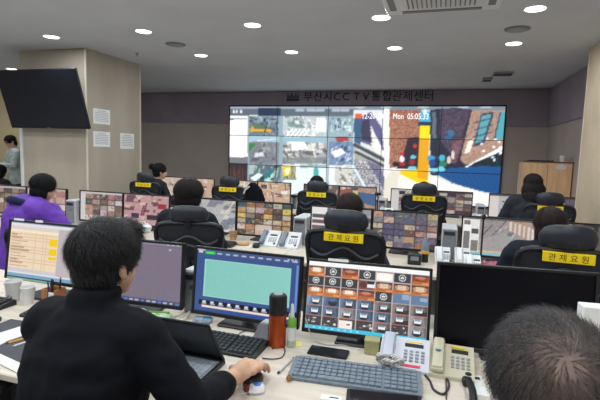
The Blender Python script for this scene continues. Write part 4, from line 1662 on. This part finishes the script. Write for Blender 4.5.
def keyboard(x, y, rz, label, L_=.44, D_=.14, cm=None, km=None, rows=6, cols=19, cover=False):
    t = thing('keyboard', label, 'keyboard', (x, y, DESK), rz, 'keyboards')
    pr = [(-D_ / 2, 0), (D_ / 2, 0), (D_ / 2, .026), (D_ / 2 - .012, .028), (-D_ / 2 + .006, .014), (-D_ / 2, .01)]
    mb = MB().prism(pr, L_, M=Matrix.Translation((L_ / 2, 0, 0)) @ Matrix.Rotation(math.pi / 2, 4, 'Z'))
    mb.build('case', cm or M_black, t, smooth=False)
    kb = MB()
    for r in range(rows):
        yy = -D_ / 2 + .018 + r * (D_ - .034) / (rows - 1)
        zz = .016 + (yy + D_ / 2) / D_ * .0145
        c0 = 0
        while c0 < cols:
            wd = 1
            if r == 0 and 4 <= c0 < 9:
                wd = 5
            if c0 in (14, 15) and r != 3 or c0 + wd > cols:
                pass
            if c0 == 14:
                c0 += .35
            kw = (L_ - .03) / (cols + .35)
            kb.box((-L_ / 2 + .015 + (c0 + wd / 2) * kw, yy, zz), (kw * wd - .003, (D_ - .034) / (rows - 1) - .003, .009), .0015)
            c0 += wd
            if c0 > cols - .3:
                break
    o = kb.build('keys', km or M_dark, t, smooth=False)
    o['kind'] = 'stuff'
    return t


M_key = mat('key_black', (44, 45, 50), .45)
ka, kb_ = onz(213, 340), onz(262, 351)
keyboard(-.885, 1.665, -.02, 'black keyboard beside the orange thermos', .45, .145, M_black, M_key)
M_kg = mat('keyboard_cover', (112, 124, 136), .55, var=.08, scale=40)
M_kg2 = mat('keyboard_cover_keys', (118, 130, 142), .5, var=.08, scale=60)
keyboard(-.262, 1.585, .085, 'grey-blue covered keyboard below the camera-tile monitor', .475, .148, M_kg, M_kg2)
keyboard(-1.66, 1.69, .04, 'black keyboard in front of the paper cups', .45, .15, M_black, M_key)
keyboard(-2.19, 1.66, .0, 'black keyboard cut off by the left edge', .3, .14, M_black, M_key, cols=12)


def mouse(x, y, rz, label, m):
    t = thing('computer_mouse', label, 'mouse', (x, y, DESK), rz, 'computer mice')
    mb = MB()
    mb.loft([(0, 0, .0, .03, .052), (0, 0, .012, .031, .053), (0, -.004, .024, .027, .046), (0, -.01, .034, .018, .03), (0, -.012, .037, .006, .01)], 20, 2.4)
    mb.build('shell', m, t, angle=80)
    MB().box((0, .028, .028), (.006, .016, .012), .003).build('wheel', M_grey, t)
    return t


mouse(-.598, 1.43, .0, 'black mouse under the hand of the person in the black jacket', M_black)
mouse(-1.93, 1.5, .2, 'dark mouse at the left edge of the near desk', M_black)
MC = mat('cable_dark', (46, 46, 50), .5)
MCG = mat('cable_grey', (170, 170, 168), .5)


def cable(name, pts, r, m, label, cat='cable', res=6):
    P = [Vector(p) for p in pts]
    out = []
    n = len(P)
    for i in range(n - 1):
        p0, p1, p2, p3 = P[max(i - 1, 0)], P[i], P[i + 1], P[min(i + 2, n - 1)]
        for k in range(res):
            s_ = k / res
            out.append(.5 * ((2 * p1) + (-p0 + p2) * s_ + (2 * p0 - 5 * p1 + 4 * p2 - p3) * s_ ** 2 + (-p0 + 3 * p1 - 3 * p2 + p3) * s_ ** 3))
    out.append(P[-1])
    o = MB().tube(out, r, 6).build(name, m)
    return tag(o, label, cat)


D1 = DESK + .004
zz = lambda x, y, z=D1: tuple(onz(x, y, z))
cable('mouse_cable', [zz(262, 358), zz(272, 359), zz(282, 357), zz(285, 349), zz(279, 346), zz(272, 349)], .0022, MC, 'thin dark mouse cable curling in front of the orange thermos')
cable('monitor_cable', [(-.56, 1.9, .84), (-.53, 1.87, .80), (-.5, 1.85, .75), (-.44, 1.83, D1), (-.36, 1.85, D1), (-.3, 1.87, D1)], .003, MCG, 'pale cable hanging under the camera-tile monitor')
cable('speaker_cable', [zz(250, 336), zz(244, 341), zz(236, 340), zz(240, 333), zz(254, 328)], .002, MC, 'thin dark cable behind the black keyboard')
cable('telephone_cable', [zz(424, 374), zz(430, 381), zz(434, 390), zz(444, 394), zz(449, 384), zz(444, 375), zz(438, 371)], .0045, MC, 'thick black cable looping below the ivory telephone')
cable('white_cable', [(-1.17, 1.95, .74), (-1.14, 1.86, .737), (-1.18, 1.78, .737), (-1.26, 1.74, .737)], .004, mat('cable_white', (220, 220, 215), .5), 'white cable between the grey-window and blue-window monitors')

# ------------------------------------------------------------------ laptop
t = thing('laptop', 'open dark laptop in front of the person in the black jacket', 'laptop', (-.92, 1.405, DESK), 0)
LW, LD = .335, .235
MB().box((0, 0, .009), (LW, LD, .018), .004).build('base', M_dark, t, smooth=False)
MB().box((0, .02, .0185), (LW - .024, .14, .002)).build('keyboard_deck', mat('laptop_deck', (150, 160, 170), .4), t, smooth=False)
kb = MB()
for r in range(5):
    for c in range(14):
        kb.box((-LW / 2 + .024 + c * .0215, -.035 + r * .026, .021), (.0185, .022, .003), .0008)
o = kb.build('keys', mat('laptop_keys', (176, 186, 196), .45), t, smooth=False)
o['kind'] = 'stuff'
MB().box((0, -.085, .0185), (.1, .055, .0015)).build('touchpad', M_grey, t, smooth=False)
TL = Matrix.Translation((0, LD / 2 - .006, .018)) @ Matrix.Rotation(.60, 4, 'X')
lid = MB().box((0, .0, .113), (LW, .008, .226), .003, M=TL).build('lid', M_dark, t, smooth=False)
MB().box((0, -.0048, .113), (LW - .016, .002, .208), 0, M=TL).build('screen', mat('laptop_screen', (16, 17, 24), .25), lid, smooth=False)
MB().cyl((-LW / 2 + .03, LD / 2 - .006, .016), (LW / 2 - .03, LD / 2 - .006, .016), .006).build('hinge', M_black, t)

# ------------------------------------------------------------------ thermos, spray bottle, speaker
M_cop = mat('copper_steel', (176, 78, 36), .28, metal=.55, var=.05, scale=6)
t = thing('thermos', 'orange metal thermos flask with a black lid', 'thermos', (-.628, 1.755, DESK))
MB().lathe([(.034, 0), (.0375, .004), (.0375, .135), (.036, .14)], 28).build('flask', M_cop, t)
l = MB().lathe([(.037, .14), (.038, .144), (.038, .212), (.034, .222), (.0, .222)], 28).build('lid', M_black, t)
MB().lathe([(.02, .222), (.02, .227), (.008, .228)], 18).build('lid_button', M_grey, l)
t = thing('spray_bottle', 'slim clear spray bottle with green liquid beside the thermos', 'bottle', (-.568, 1.768, DESK))
MB().lathe([(.017, 0), (.019, .004), (.019, .11), (.011, .128), (.009, .135)], 20).build('body', mat('bottle_pale', (196, 214, 196), .25, alpha=.85), t)
MB().lathe([(.0194, .03), (.0194, .085)], 20).build('label', mat('bottle_label', (226, 232, 226), .5), t)
MB().lathe([(.0192, .088), (.0192, .112), (.0125, .127)], 20).build('green_band', mat('bottle_green', (120, 176, 60), .4), t)
MB().lathe([(.0095, .132), (.0095, .15), (.0075, .155), (.006, .18), (.003, .186)], 16).build('nozzle', M_white, t)
t = thing('desk_speaker', 'small grey wedge-shaped speaker left of the thermos', 'speaker', (-.713, 1.79, DESK), -.1)
MB().prism([(-.035, 0), (.045, 0), (.045, .085), (.005, .085)], .055, M=Matrix.Translation((0, -.03, 0))).build('body', M_grey, t, smooth=False)
MB().box((-.012, .0, .05), (.004, .042, .05), .001, rot=Matrix.Rotation(.44, 3, 'Y')).build('front_grille', M_dark, t, smooth=False)
MB().box((.025, .0, .0865), (.03, .04, .004), .001).build('top_cap', M_lgrey, t, smooth=False)

# ------------------------------------------------------------------ mobile phone, tablet, pens, packets
t = thing('mobile_phone', 'black mobile phone lying behind the grey keyboard', 'phone', (-.403, 1.758, DESK), .02)
MB().box((0, 0, .005), (.165, .078, .009), .004, seg=2).build('body', M_black, t)
MB().box((0, 0, .0098), (.158, .071, .0008)).build('glass', M_off, t, smooth=False)
MB().box((-.055, .02, .0106), (.03, .022, .0008), .0003).build('camera_lens', M_dark, t, smooth=False)
t = thing('black_tablet', 'flat black tablet at the bottom edge below the grey keyboard', 'tablet', (-.135, 1.43, DESK), .16)
MB().box((0, 0, .006), (.25, .16, .012), .004, seg=2).build('case', M_black, t)
MB().box((0, 0, .0125), (.225, .14, .001)).build('glass', M_off, t, smooth=False)


def pen(a, b, r, m, label, tipm=None, nm='pen', z=None):
    a, b = Vector(a), Vector(b)
    t = thing(nm, label, nm, a)
    d = b - a
    u = d.normalized()
    MB().cyl((0, 0, 0), tuple(d * .86), r, n=8).build('barrel', m, t)
    MB().cyl(tuple(d * .86), tuple(d), r * .95, r * .2, n=8).build('tip', tipm or M_steel, t)
    MB().cyl(tuple(-u * .008), (0, 0, 0), r * .9, n=8).build('end_cap', tipm or M_steel, t)
    return t


zp = lambda x, y, r=.005: onz(x, y, DESK + r)
pen(zp(279, 372), zp(294, 357), .005, M_lgrey, 'grey pen lying left of the grey keyboard', M_dark)
M_pcl = mat('pencil_yellow', (236, 160, 36), .5)
pen(zp(27, 337.5), zp(5, 344), .0045, M_pcl, 'yellow pencil on the dark mat at left', mat('pencil_tip', (90, 60, 50), .6), 'pencil')
pen(zp(29, 341), zp(11, 347), .004, M_white, 'white pen below the yellow pencil', M_grey)
pen(zp(31, 333), zp(2, 343), .004, M_lgrey, 'pale grey pen above the yellow pencil', M_steel)
t = thing('brown_nut', 'small round brown nut lying before the grey keyboard', 'nut', tuple(onz(289, 381)))
MB().ell((0, 0, .011), (.011, .011, .011)).build('kernel', mat('nut_brown', (156, 112, 70), .6, var=.1, scale=90), t)
MB().lathe([(.008, .014), (.0095, .017), (.003, .023)], 12).build('husk', mat('nut_husk', (120, 84, 52), .7), t)
q = onz(256, 392)
t = thing('snack_packet', 'small white and blue snack packet at the bottom edge beside the cuff', 'packet', (q.x, q.y, DESK), .5)
mb = MB().loft([(0, 0, .001, .03, .022), (0, 0, .01, .034, .026), (.002, .002, .022, .028, .02), (.004, .004, .028, .02, .01)], 8, 2.4)
mb.add([(-.03, -.012, .004), (-.03, .014, .008), (-.052, .022, .012), (-.05, -.02, .002), (-.03, -.012, .007), (-.03, .014, .011), (-.052, .022, .014), (-.05, -.02, .004)], [(0, 1, 2, 3), (7, 6, 5, 4), (0, 4, 5, 1), (1, 5, 6, 2), (2, 6, 7, 3), (3, 7, 4, 0)])
mb.build('wrapper', mat('wrapper_white', (226, 226, 230), .35, var=.05, scale=30), t)
MB().ell((.004, .004, .0225), (.022, .016, .008)).build('blue_print', mat('print_blue', (44, 96, 200), .3, c2=(90, 150, 230), scale=90), t)
MB().ell((-.032, .0, .016), (.012, .014, .014)).build('red_print', mat('print_red', (120, 34, 40), .4), t)
tag(MB().box((onz(296, 344).x, onz(296, 344).y, DESK + .001), (.05, .05, .002), rot=Matrix.Rotation(.3, 3, 'Z')).build('sticky_note', mat('sticky_yellow', (232, 222, 130), .8), smooth=False), 'yellow sticky note right of the spray bottle', 'note')
t = thing('olive_box', 'small olive-green box under the camera-tile monitor', 'box', (-.235, 1.83, DESK), .05)
MB().box((0, 0, .03), (.06, .05, .06), .003).build('body', mat('olive_card', (158, 156, 110), .7, var=.05, scale=20), t, smooth=False)
MB().box((0, -.001, .058), (.062, .053, .008), .001).build('lid', mat('olive_lid', (172, 170, 124), .7), t, smooth=False)
t = thing('printed_card', 'small white printed card at the bottom edge', 'card', tuple(onz(331, 398)), .1)
MB().box((0, 0, .001), (.07, .03, .002)).build('card', M_paper, t, smooth=False)
MB().box((.01, 0, .0024), (.03, .006, .0008)).build('print', M_ink, t, smooth=False)

# paper goods at the left
for (x, y, lb, h) in ((13.5, 300.5, 'white paper cup, taller left one of the pair', .105), (28.5, 303.5, 'white paper cup, right one of the pair by the pen pot', .088)):
    q = onz(x, y)
    t = thing('paper_cup', lb, 'cup', (q.x, q.y, DESK), 0, 'white paper cups')
    k = h / .1
    MB().lathe([(.027 * k, 0), (.0275 * k, .003), (.039 * k, h - .002), (.0405 * k, h), (.0385 * k, h - .001), (.028 * k, .006), (.0, .006)], 24).build('cup_wall', M_white, t)
    MB().tube([(.0395 * k * math.cos(a), .0395 * k * math.sin(a), h) for a in [i * 2 * math.pi / 24 for i in range(24)]], .002, 6, closed=True).build('rim', M_white, t)
    if h > .1:
        mb = MB()
        for i in range(5):
            a = -2.4 + i * .35
            mb.ell((.0312 * math.cos(a), .0312 * math.sin(a), .028 + .006 * (i % 2)), (.004, .004, .005), n=8, m=5)
        o = mb.build('print', mat('cup_print', (120, 96, 86), .6), t)
        o['kind'] = 'stuff'
q = onz(54, 306)
t = thing('pen_pot', 'brown wooden pen pot full of pens', 'pen pot', (q.x, q.y, DESK))
M_wdb = mat('pot_wood', (168, 108, 62), .6, var=.12, scale=30, stretch=(1, 1, .3))
MB().box((0, 0, .005), (.085, .075, .01), .002).build('pot_base', M_wdb, t, smooth=False)
for s_ in (-1, 1):
    MB().box((s_ * .0395, 0, .05), (.006, .075, .09), .002).build('pot_side', M_wdb, t, smooth=False)
    MB().box((-.021 if s_ < 0 else -.0, s_ * .0345, .05), (.038 if s_ < 0 else .085, .006, .09), .002).build('pot_side', M_wdb, t, smooth=False)
MB().box((.02, -.0345, .045), (.034, .005, .075), .002).build('white_card', M_paper, t, smooth=False)
for k, (dx, dy, lean_, m) in enumerate(((-.02, .01, .06, M_black), (.005, -.01, -.05, M_dark), (.02, .015, .1, M_steel), (-.01, -.012, -.12, mat('pen_blue', (60, 80, 150), .4)), (.028, 0, .16, M_black))):
    MB().cyl((dx, dy, .012), (dx + lean_ * .12, dy, .135 + .008 * (k % 3)), .004, n=8).build('pen', m, t)
t = thing('desk_mat', 'dark grey desk mat under the pencils', 'desk mat', (-1.65, 1.4, DESK), .05)
MB().box((0, 0, .0015), (.46, .36, .003), .001).build('sheet', mat('mat_grey', (58, 60, 68), .6, var=.08, scale=10), t, smooth=False)
for (pts, lb) in ((((0, 333), (42, 320), (44, 326), (0, 345)), 'long white paper strip on the dark desk mat'), (((0, 354), (26, 366), (24, 376), (0, 364)), 'white paper corner at the left edge below the mat')):
    w_ = [onz(*p_, DESK + .0035) for p_ in pts]
    mb = MB().add([v for v in w_] + [v + Vector((0, 0, .0015)) for v in w_], [(0, 1, 2, 3), (7, 6, 5, 4), (0, 4, 5, 1), (1, 5, 6, 2), (2, 6, 7, 3), (3, 7, 4, 0)])
    tag(mb.build('paper_sheet', M_paper, smooth=False), lb, 'paper')
q = onz(159, 323)
t = thing('snack_bag', 'green and white snack packet under the grey-window monitor', 'packet', (q.x, q.y, DESK), .3)
mb = MB().loft([(0, 0, .002, .06, .03), (0, 0, .02, .066, .036), (0, 0, .04, .06, .03), (0, 0, .05, .03, .014)], 16, 3)
mb.build('wrapper', mat('wrapper_green', (130, 176, 96), .35, c2=(226, 232, 226), scale=26), t)
MB().box((0, 0, .052), (.1, .006, .012), .002).build('crimp', mat('wrapper_green2', (104, 150, 70), .4), t, smooth=False)
q = onz(135, 320)
t = thing('tissue_pack', 'crumpled blue-white plastic pack beside the cheek of the person in black', 'packet', (q.x, q.y, DESK))
mb = MB().ell((0, 0, .025), (.055, .035, .028)).ell((.03, .01, .035), (.03, .025, .025)).ell((-.03, -.01, .03), (.03, .03, .025))
ob('wrapper', remesh(mb, .006, 2), mat('plastic_blue', (206, 220, 228), .3, c2=(120, 170, 200), scale=40, bump=.5, bscale=60), t)
q = onz(203, 322)
t = thing('wet_wipe_pack', 'small clear packet with blue print under the blue-window monitor', 'packet', (q.x, q.y, DESK), .2)
MB().box((0, 0, .012), (.09, .05, .022), .008, seg=2).build('wrapper', mat('plastic_clear', (190, 200, 208), .25, c2=(120, 150, 180), scale=60), t)
MB().box((.02, -.005, .0235), (.04, .025, .002), .001).build('print', mat('print_cyan', (60, 140, 190), .4), t, smooth=False)

# ------------------------------------------------------------------ telephones


def telephone(x, y, rz, label, wd, dp, m, hm, cordm, screen=True, z=DESK, k=1., accent=None, wedge=.05, curly=True):
    t = thing('telephone', label, 'telephone', (x, y, z), rz, 'desk telephones')
    f0 = .018
    slope = (wedge - f0) / dp
    MB().prism([(-dp / 2, 0), (dp / 2, 0), (dp / 2, wedge - .003), (dp / 2 - .01, wedge), (-dp / 2 + .004, f0), (-dp / 2, f0 - .004)], wd, M=Matrix.Translation((wd / 2, 0, 0)) @ Matrix.Rotation(math.pi / 2, 4, 'Z')).build('body', m, t, smooth=False)
    T = Matrix.Translation((0, -dp / 2, f0)) @ Matrix.Rotation(math.atan(slope), 4, 'X')
    hx = -wd / 2 + .032
    h = MB()
    h.box((hx, dp * .5, .022), (.042, dp * .96, .018), .008, M=T, seg=2).box((hx, dp * .12, .012), (.046, .05, .02), .007, M=T, seg=2).box((hx, dp * .88, .012), (.046, .05, .02), .007, M=T, seg=2)
    h.build('handset', hm, t)
    kx = .035 if wd > .17 else .03
    if screen:
        MB().box((kx, dp * .76, .002), (wd * .38, dp * .12, .004), .001, M=T).build('display', M_dark, t, smooth=False)
        MB().box((kx, dp * .87, .002), (wd * .34, dp * .05, .003), .001, M=T).build('yellow_label', mat('label_yellow', (226, 206, 60), .6), t, smooth=False)
    kp = MB()
    for r in range(4):
        for c in range(4):
            kp.box((kx - wd * .16 + c * wd * .115, dp * (.26 + r * .1), .002), (wd * .075, dp * .055, .006), .001, M=T)
    o = kp.build('keypad', M_grey if m is not M_grey else M_white, t, smooth=False)
    o['kind'] = 'stuff'
    if accent:
        MB().box((kx - .01, dp * .1, .001), (wd * .4, dp * .07, .002), 0, M=T).build('red_label', mat('label_red', (236, 70, 96), .5), t, smooth=False)
    else:
        MB().lathe([(.009, 0), (.009, .003)], 16, M=T @ Matrix.Translation((kx + .03, dp * .13, 0)) @ Matrix.Diagonal((1.3, 1, 1, 1))).build('round_key', M_dark, t)
    if curly:
        pts = []
        p0 = T @ Vector((hx, 0, .01))
        ctl = [p0, p0 + Vector((.0, -.03, -.012)), p0 + Vector((.035, -.045, -.008)), p0 + Vector((.06, -.028, -.004)), p0 + Vector((.02, -.005, .0)), p0 + Vector((-.025, -.012, -.004)), p0 + Vector((-.03, .03, -.006))]
        n = 150
        for i in range(n):
            s_ = i / n * (len(ctl) - 1)
            a = int(s_)
            q_ = ctl[a].lerp(ctl[a + 1], s_ - a)
            ph = i * 1.15
            lift_ = .034 * min(1., s_ * 1.2) * min(1., (len(ctl) - 1 - s_) * 1.5)
            pts.append((q_.x + .011 * math.cos(ph), q_.y + .006 * math.cos(ph), max(q_.z, .013) + lift_ + .009 * math.sin(ph)))
        MB().tube(pts, .0036, 5).build('coiled_cord', cordm, t)
    return t


M_tel = mat('telephone_white', (214, 216, 224), .4)
M_ivory = mat('telephone_ivory', (206, 198, 172), .4)
M_cordw = mat('cord_grey', (196, 194, 190), .5)
tp = telephone(-.1, 1.782, .02, 'white telephone with red label and coiled cord before the camera-tile monitor', .19, .17, M_tel, mat('handset_lilac', (198, 202, 218), .4), M_cordw, accent=1, wedge=.075)
tq = telephone(.078, 1.80, -.02, 'ivory telephone in front of the switched-off monitor', .165, .2, M_ivory, M_ivory, MC, wedge=.06, curly=False)
o = MB().lathe([(.011, 0), (.011, .002)], 16, M=Matrix.Translation((-.051, -.012, .0725)) @ Matrix.Diagonal((1, .6, 1, 1))).build('blue_sticker', mat('sticker_blue', (70, 140, 170), .5), tq)
MB().box((.02, .072, .059), (.05, .016, .004), .001).build('yellow_label', mat('label_yellow', (226, 206, 60), .6), tq, smooth=False)
M_tw = mat('telephone_pale', (226, 228, 230), .4)
M_hs = mat('handset_slate', (104, 118, 134), .45)
for (px_, py_, lb) in ((274, 243.5, 'white telephone with slate handset, left of the pair on the middle desk'), (293, 246, 'white telephone with slate handset, right of the pair on the middle desk')):
    q = onz(px_, py_)
    telephone(q.x - .01, 3.69, .06, lb, .17, .17, M_tw, M_hs, M_cordw, wedge=.12, curly=False)
for (px_, py_, lb, hm) in ((442, 262, 'white telephone right of the grey and orange dispenser', M_tw), (462, 263, 'white telephone beside the computer tower', M_tw), (472, 271, 'white telephone nearest the pink pouch', M_tw)):
    q = onz(px_, py_)
    telephone(q.x, q.y - .01, .05, lb, .115, .15, M_tw, hm, M_cordw, wedge=.11, curly=False)

# ------------------------------------------------------------------ small things of the middle row
q = onz(424.5, 262)
t = thing('banded_bottle', 'grey-topped orange-banded bottle on the middle desk', 'bottle', (q.x, q.y, DESK))
MB().lathe([(.026, 0), (.027, .05), (.026, .07)], 18).build('base', M_black, t)
MB().lathe([(.03, .068), (.031, .072), (.031, .088), (.028, .09)], 18).build('orange_band', mat('band_orange', (240, 170, 40), .5), t)
MB().lathe([(.026, .09), (.026, .15), (.018, .165), (.016, .19), (.008, .192)], 18).build('grey_top', mat('dispenser_grey', (128, 142, 160), .4), t)
q = onz(414, 264)
t = thing('small_box', 'small black box left of the orange-banded bottle', 'box', (q.x, q.y, DESK), .1)
MB().box((0, 0, .04), (.1, .07, .08), .01, seg=2).build('body', M_dark, t)
MB().box((0, -.036, .05), (.06, .004, .03), .001).build('pale_label', M_grey, t, smooth=False)
q = onz(489, 271)
t = thing('pink_pouch', 'crumpled pink pouch before the street-picture monitor', 'pouch', (q.x, q.y, DESK))
mb = MB().ell((0, 0, .035), (.06, .04, .035)).ell((.03, .01, .055), (.035, .03, .025)).ell((-.03, 0, .05), (.03, .03, .03))
ob('fabric', remesh(mb, .008, 2), mat('pouch_pink', (206, 120, 140), .6, c2=(150, 76, 92), scale=30), t)
MB().tube([(-.05, 0, .06), (-.02, -.01, .085), (.02, 0, .085), (.05, .01, .06)], .005, 6).build('zip', M_dark, t)
q = onz(233, 240)
t = thing('coffee_cup', 'brown paper cup on the middle desk by the orange-tiled monitor', 'cup', (q.x, q.y, DESK))
MB().lathe([(.028, 0), (.036, .08), (.038, .083), (.035, .082), (.026, .004)], 18).build('cup_wall', mat('kraft', (190, 156, 112), .7, var=.05, scale=20), t)
MB().lathe([(.037, .03), (.0378, .06)], 18).build('sleeve', mat('kraft_dark', (172, 138, 98), .7), t)
q = onz(243, 246)
t = thing('bread_roll', 'small tan pastry beside the brown cup', 'pastry', (q.x, q.y, DESK))
ob('crust', remesh(MB().ell((0, 0, .02), (.06, .035, .02)).ell((.03, 0, .024), (.03, .03, .02)), .006, 2), mat('crust', (206, 160, 112), .7, var=.1, scale=30), t)
MB().box((0, 0, .002), (.16, .1, .004), .001).build('napkin', M_paper, t, smooth=False)
q = onz(145, 238)
t = thing('plastic_bag', 'crumpled white plastic bag under the pinkish monitor', 'bag', (q.x, q.y, DESK))
mb = MB()
rg = np.random.default_rng(4)
for k in range(9):
    mb.ell((rg.uniform(-.05, .05), rg.uniform(-.04, .04), .03 + rg.uniform(0, .07)), (rg.uniform(.02, .05), rg.uniform(.02, .04), rg.uniform(.02, .04)), n=8, m=6)
ob('film', remesh(mb, .008, 1), mat('film_white', (226, 228, 230), .3, bump=.6, bscale=50), t)
MB().tube([(-.02, 0, .11), (-.03, 0, .14), (-.01, 0, .15), (.01, 0, .12)], .006, 6).build('handle', M_white, t)
for (px_, py_, lb) in ((256, 247, 'black mouse left of the pair of white telephones'),):
    q = onz(px_, py_)
    mouse(q.x, q.y, .4, lb, M_black)
for (i, lb) in ((-1, 'black keyboard on the middle desk, second from the left'), (0, 'black keyboard on the middle desk before the orange-tiled monitor'), (1, 'black keyboard on the middle desk behind the central chair')):
    keyboard(X2 + i * PITCH - .62, 3.5, 0, lb, .44, .14, M_black, M_key)
# webcams on the far row and the tall camera stalk in the middle row
for (px_, py_, Yd, lb) in ((378, 194, 6.28, 'small black webcam beside the yellow-post monitor'), (294, 196, 6.28, 'small black webcam right of the tan road monitor')):
    q = ony(px_, py_, Yd)
    t = thing('webcam', lb, 'webcam', (q.x, Yd, DESK), 0, 'webcams')
    hz = q.z - DESK
    MB().cyl((0, 0, 0), (0, 0, hz), .008).build('stalk', M_black, t)
    MB().lathe([(.04, 0), (.04, .008), (.01, .012)], 14).build('foot', M_black, t)
    b = MB().box((0, 0, hz), (.09, .05, .04), .012, seg=2).build('camera_head', M_black, t)
    MB().cyl((.0, -.03, hz), (0, -.022, hz), .012).build('lens', M_off, b)
q = ony(483, 216, 3.78)
t = thing('microphone_stalk', 'thin black microphone stalk before the street-picture monitor', 'microphone', (q.x, 3.72, DESK))
MB().lathe([(.045, 0), (.045, .012), (.012, .02)], 16).build('foot', M_black, t)
MB().cyl((0, 0, .01), (0, 0, q.z - DESK), .007).build('stalk', M_black, t)
MB().ell((0, 0, q.z - DESK), (.018, .018, .024)).build('microphone_head', M_black, t)
for (px_, py_, Yd, lb) in ((386, 213, 6.2, 'grey telephone on the far desk right of the yellow-post monitor'), (480, 217, 6.15, 'grey telephone on the far desk left of the map monitor')):
    q = ony(px_, py_, Yd)
    telephone(q.x, Yd, 0, lb, .18, .18, M_tw, M_lgrey, M_cordw, wedge=.1, curly=False)
q = onz(470, 392)
t = thing('white_leaflet', 'pale leaflet under the ivory telephone, next to the balding head', 'paper', (q.x + .02, q.y + .06, DESK), .1)
MB().box((0, 0, .001), (.07, .15, .002)).build('sheet', M_paper, t, smooth=False)
MB().box((0, .05, .0024), (.05, .02, .0008)).build('print', M_dark, t, smooth=False)
t = thing('black_handset', 'black curved handset lying beside the balding head', 'handset', (.135, 1.595, DESK), .05)
MB().tube([(0, -.09, .02), (.006, -.05, .026), (.008, 0, .03), (.006, .05, .026), (0, .09, .02)], .013, 10).build('grip', M_black, t)
for s_ in (-1, 1):
    MB().box((0, s_ * .085, .016), (.036, .04, .03), .01, seg=2).build('ear_piece', M_black, t)
q = ony(590, 320, 1.75)
t = thing('desk_file', 'white upright card file at the right edge by the switched-off monitor', 'file', (q.x + .03, 1.8, DESK), .1)
hh_ = q.z - DESK + .04
MB().box((0, 0, hh_ / 2), (.1, .06, hh_), .003).build('card', M_paper, t, smooth=False)
MB().box((0, -.031, .12), (.07, .002, .05), 0).build('print', M_print, t, smooth=False)
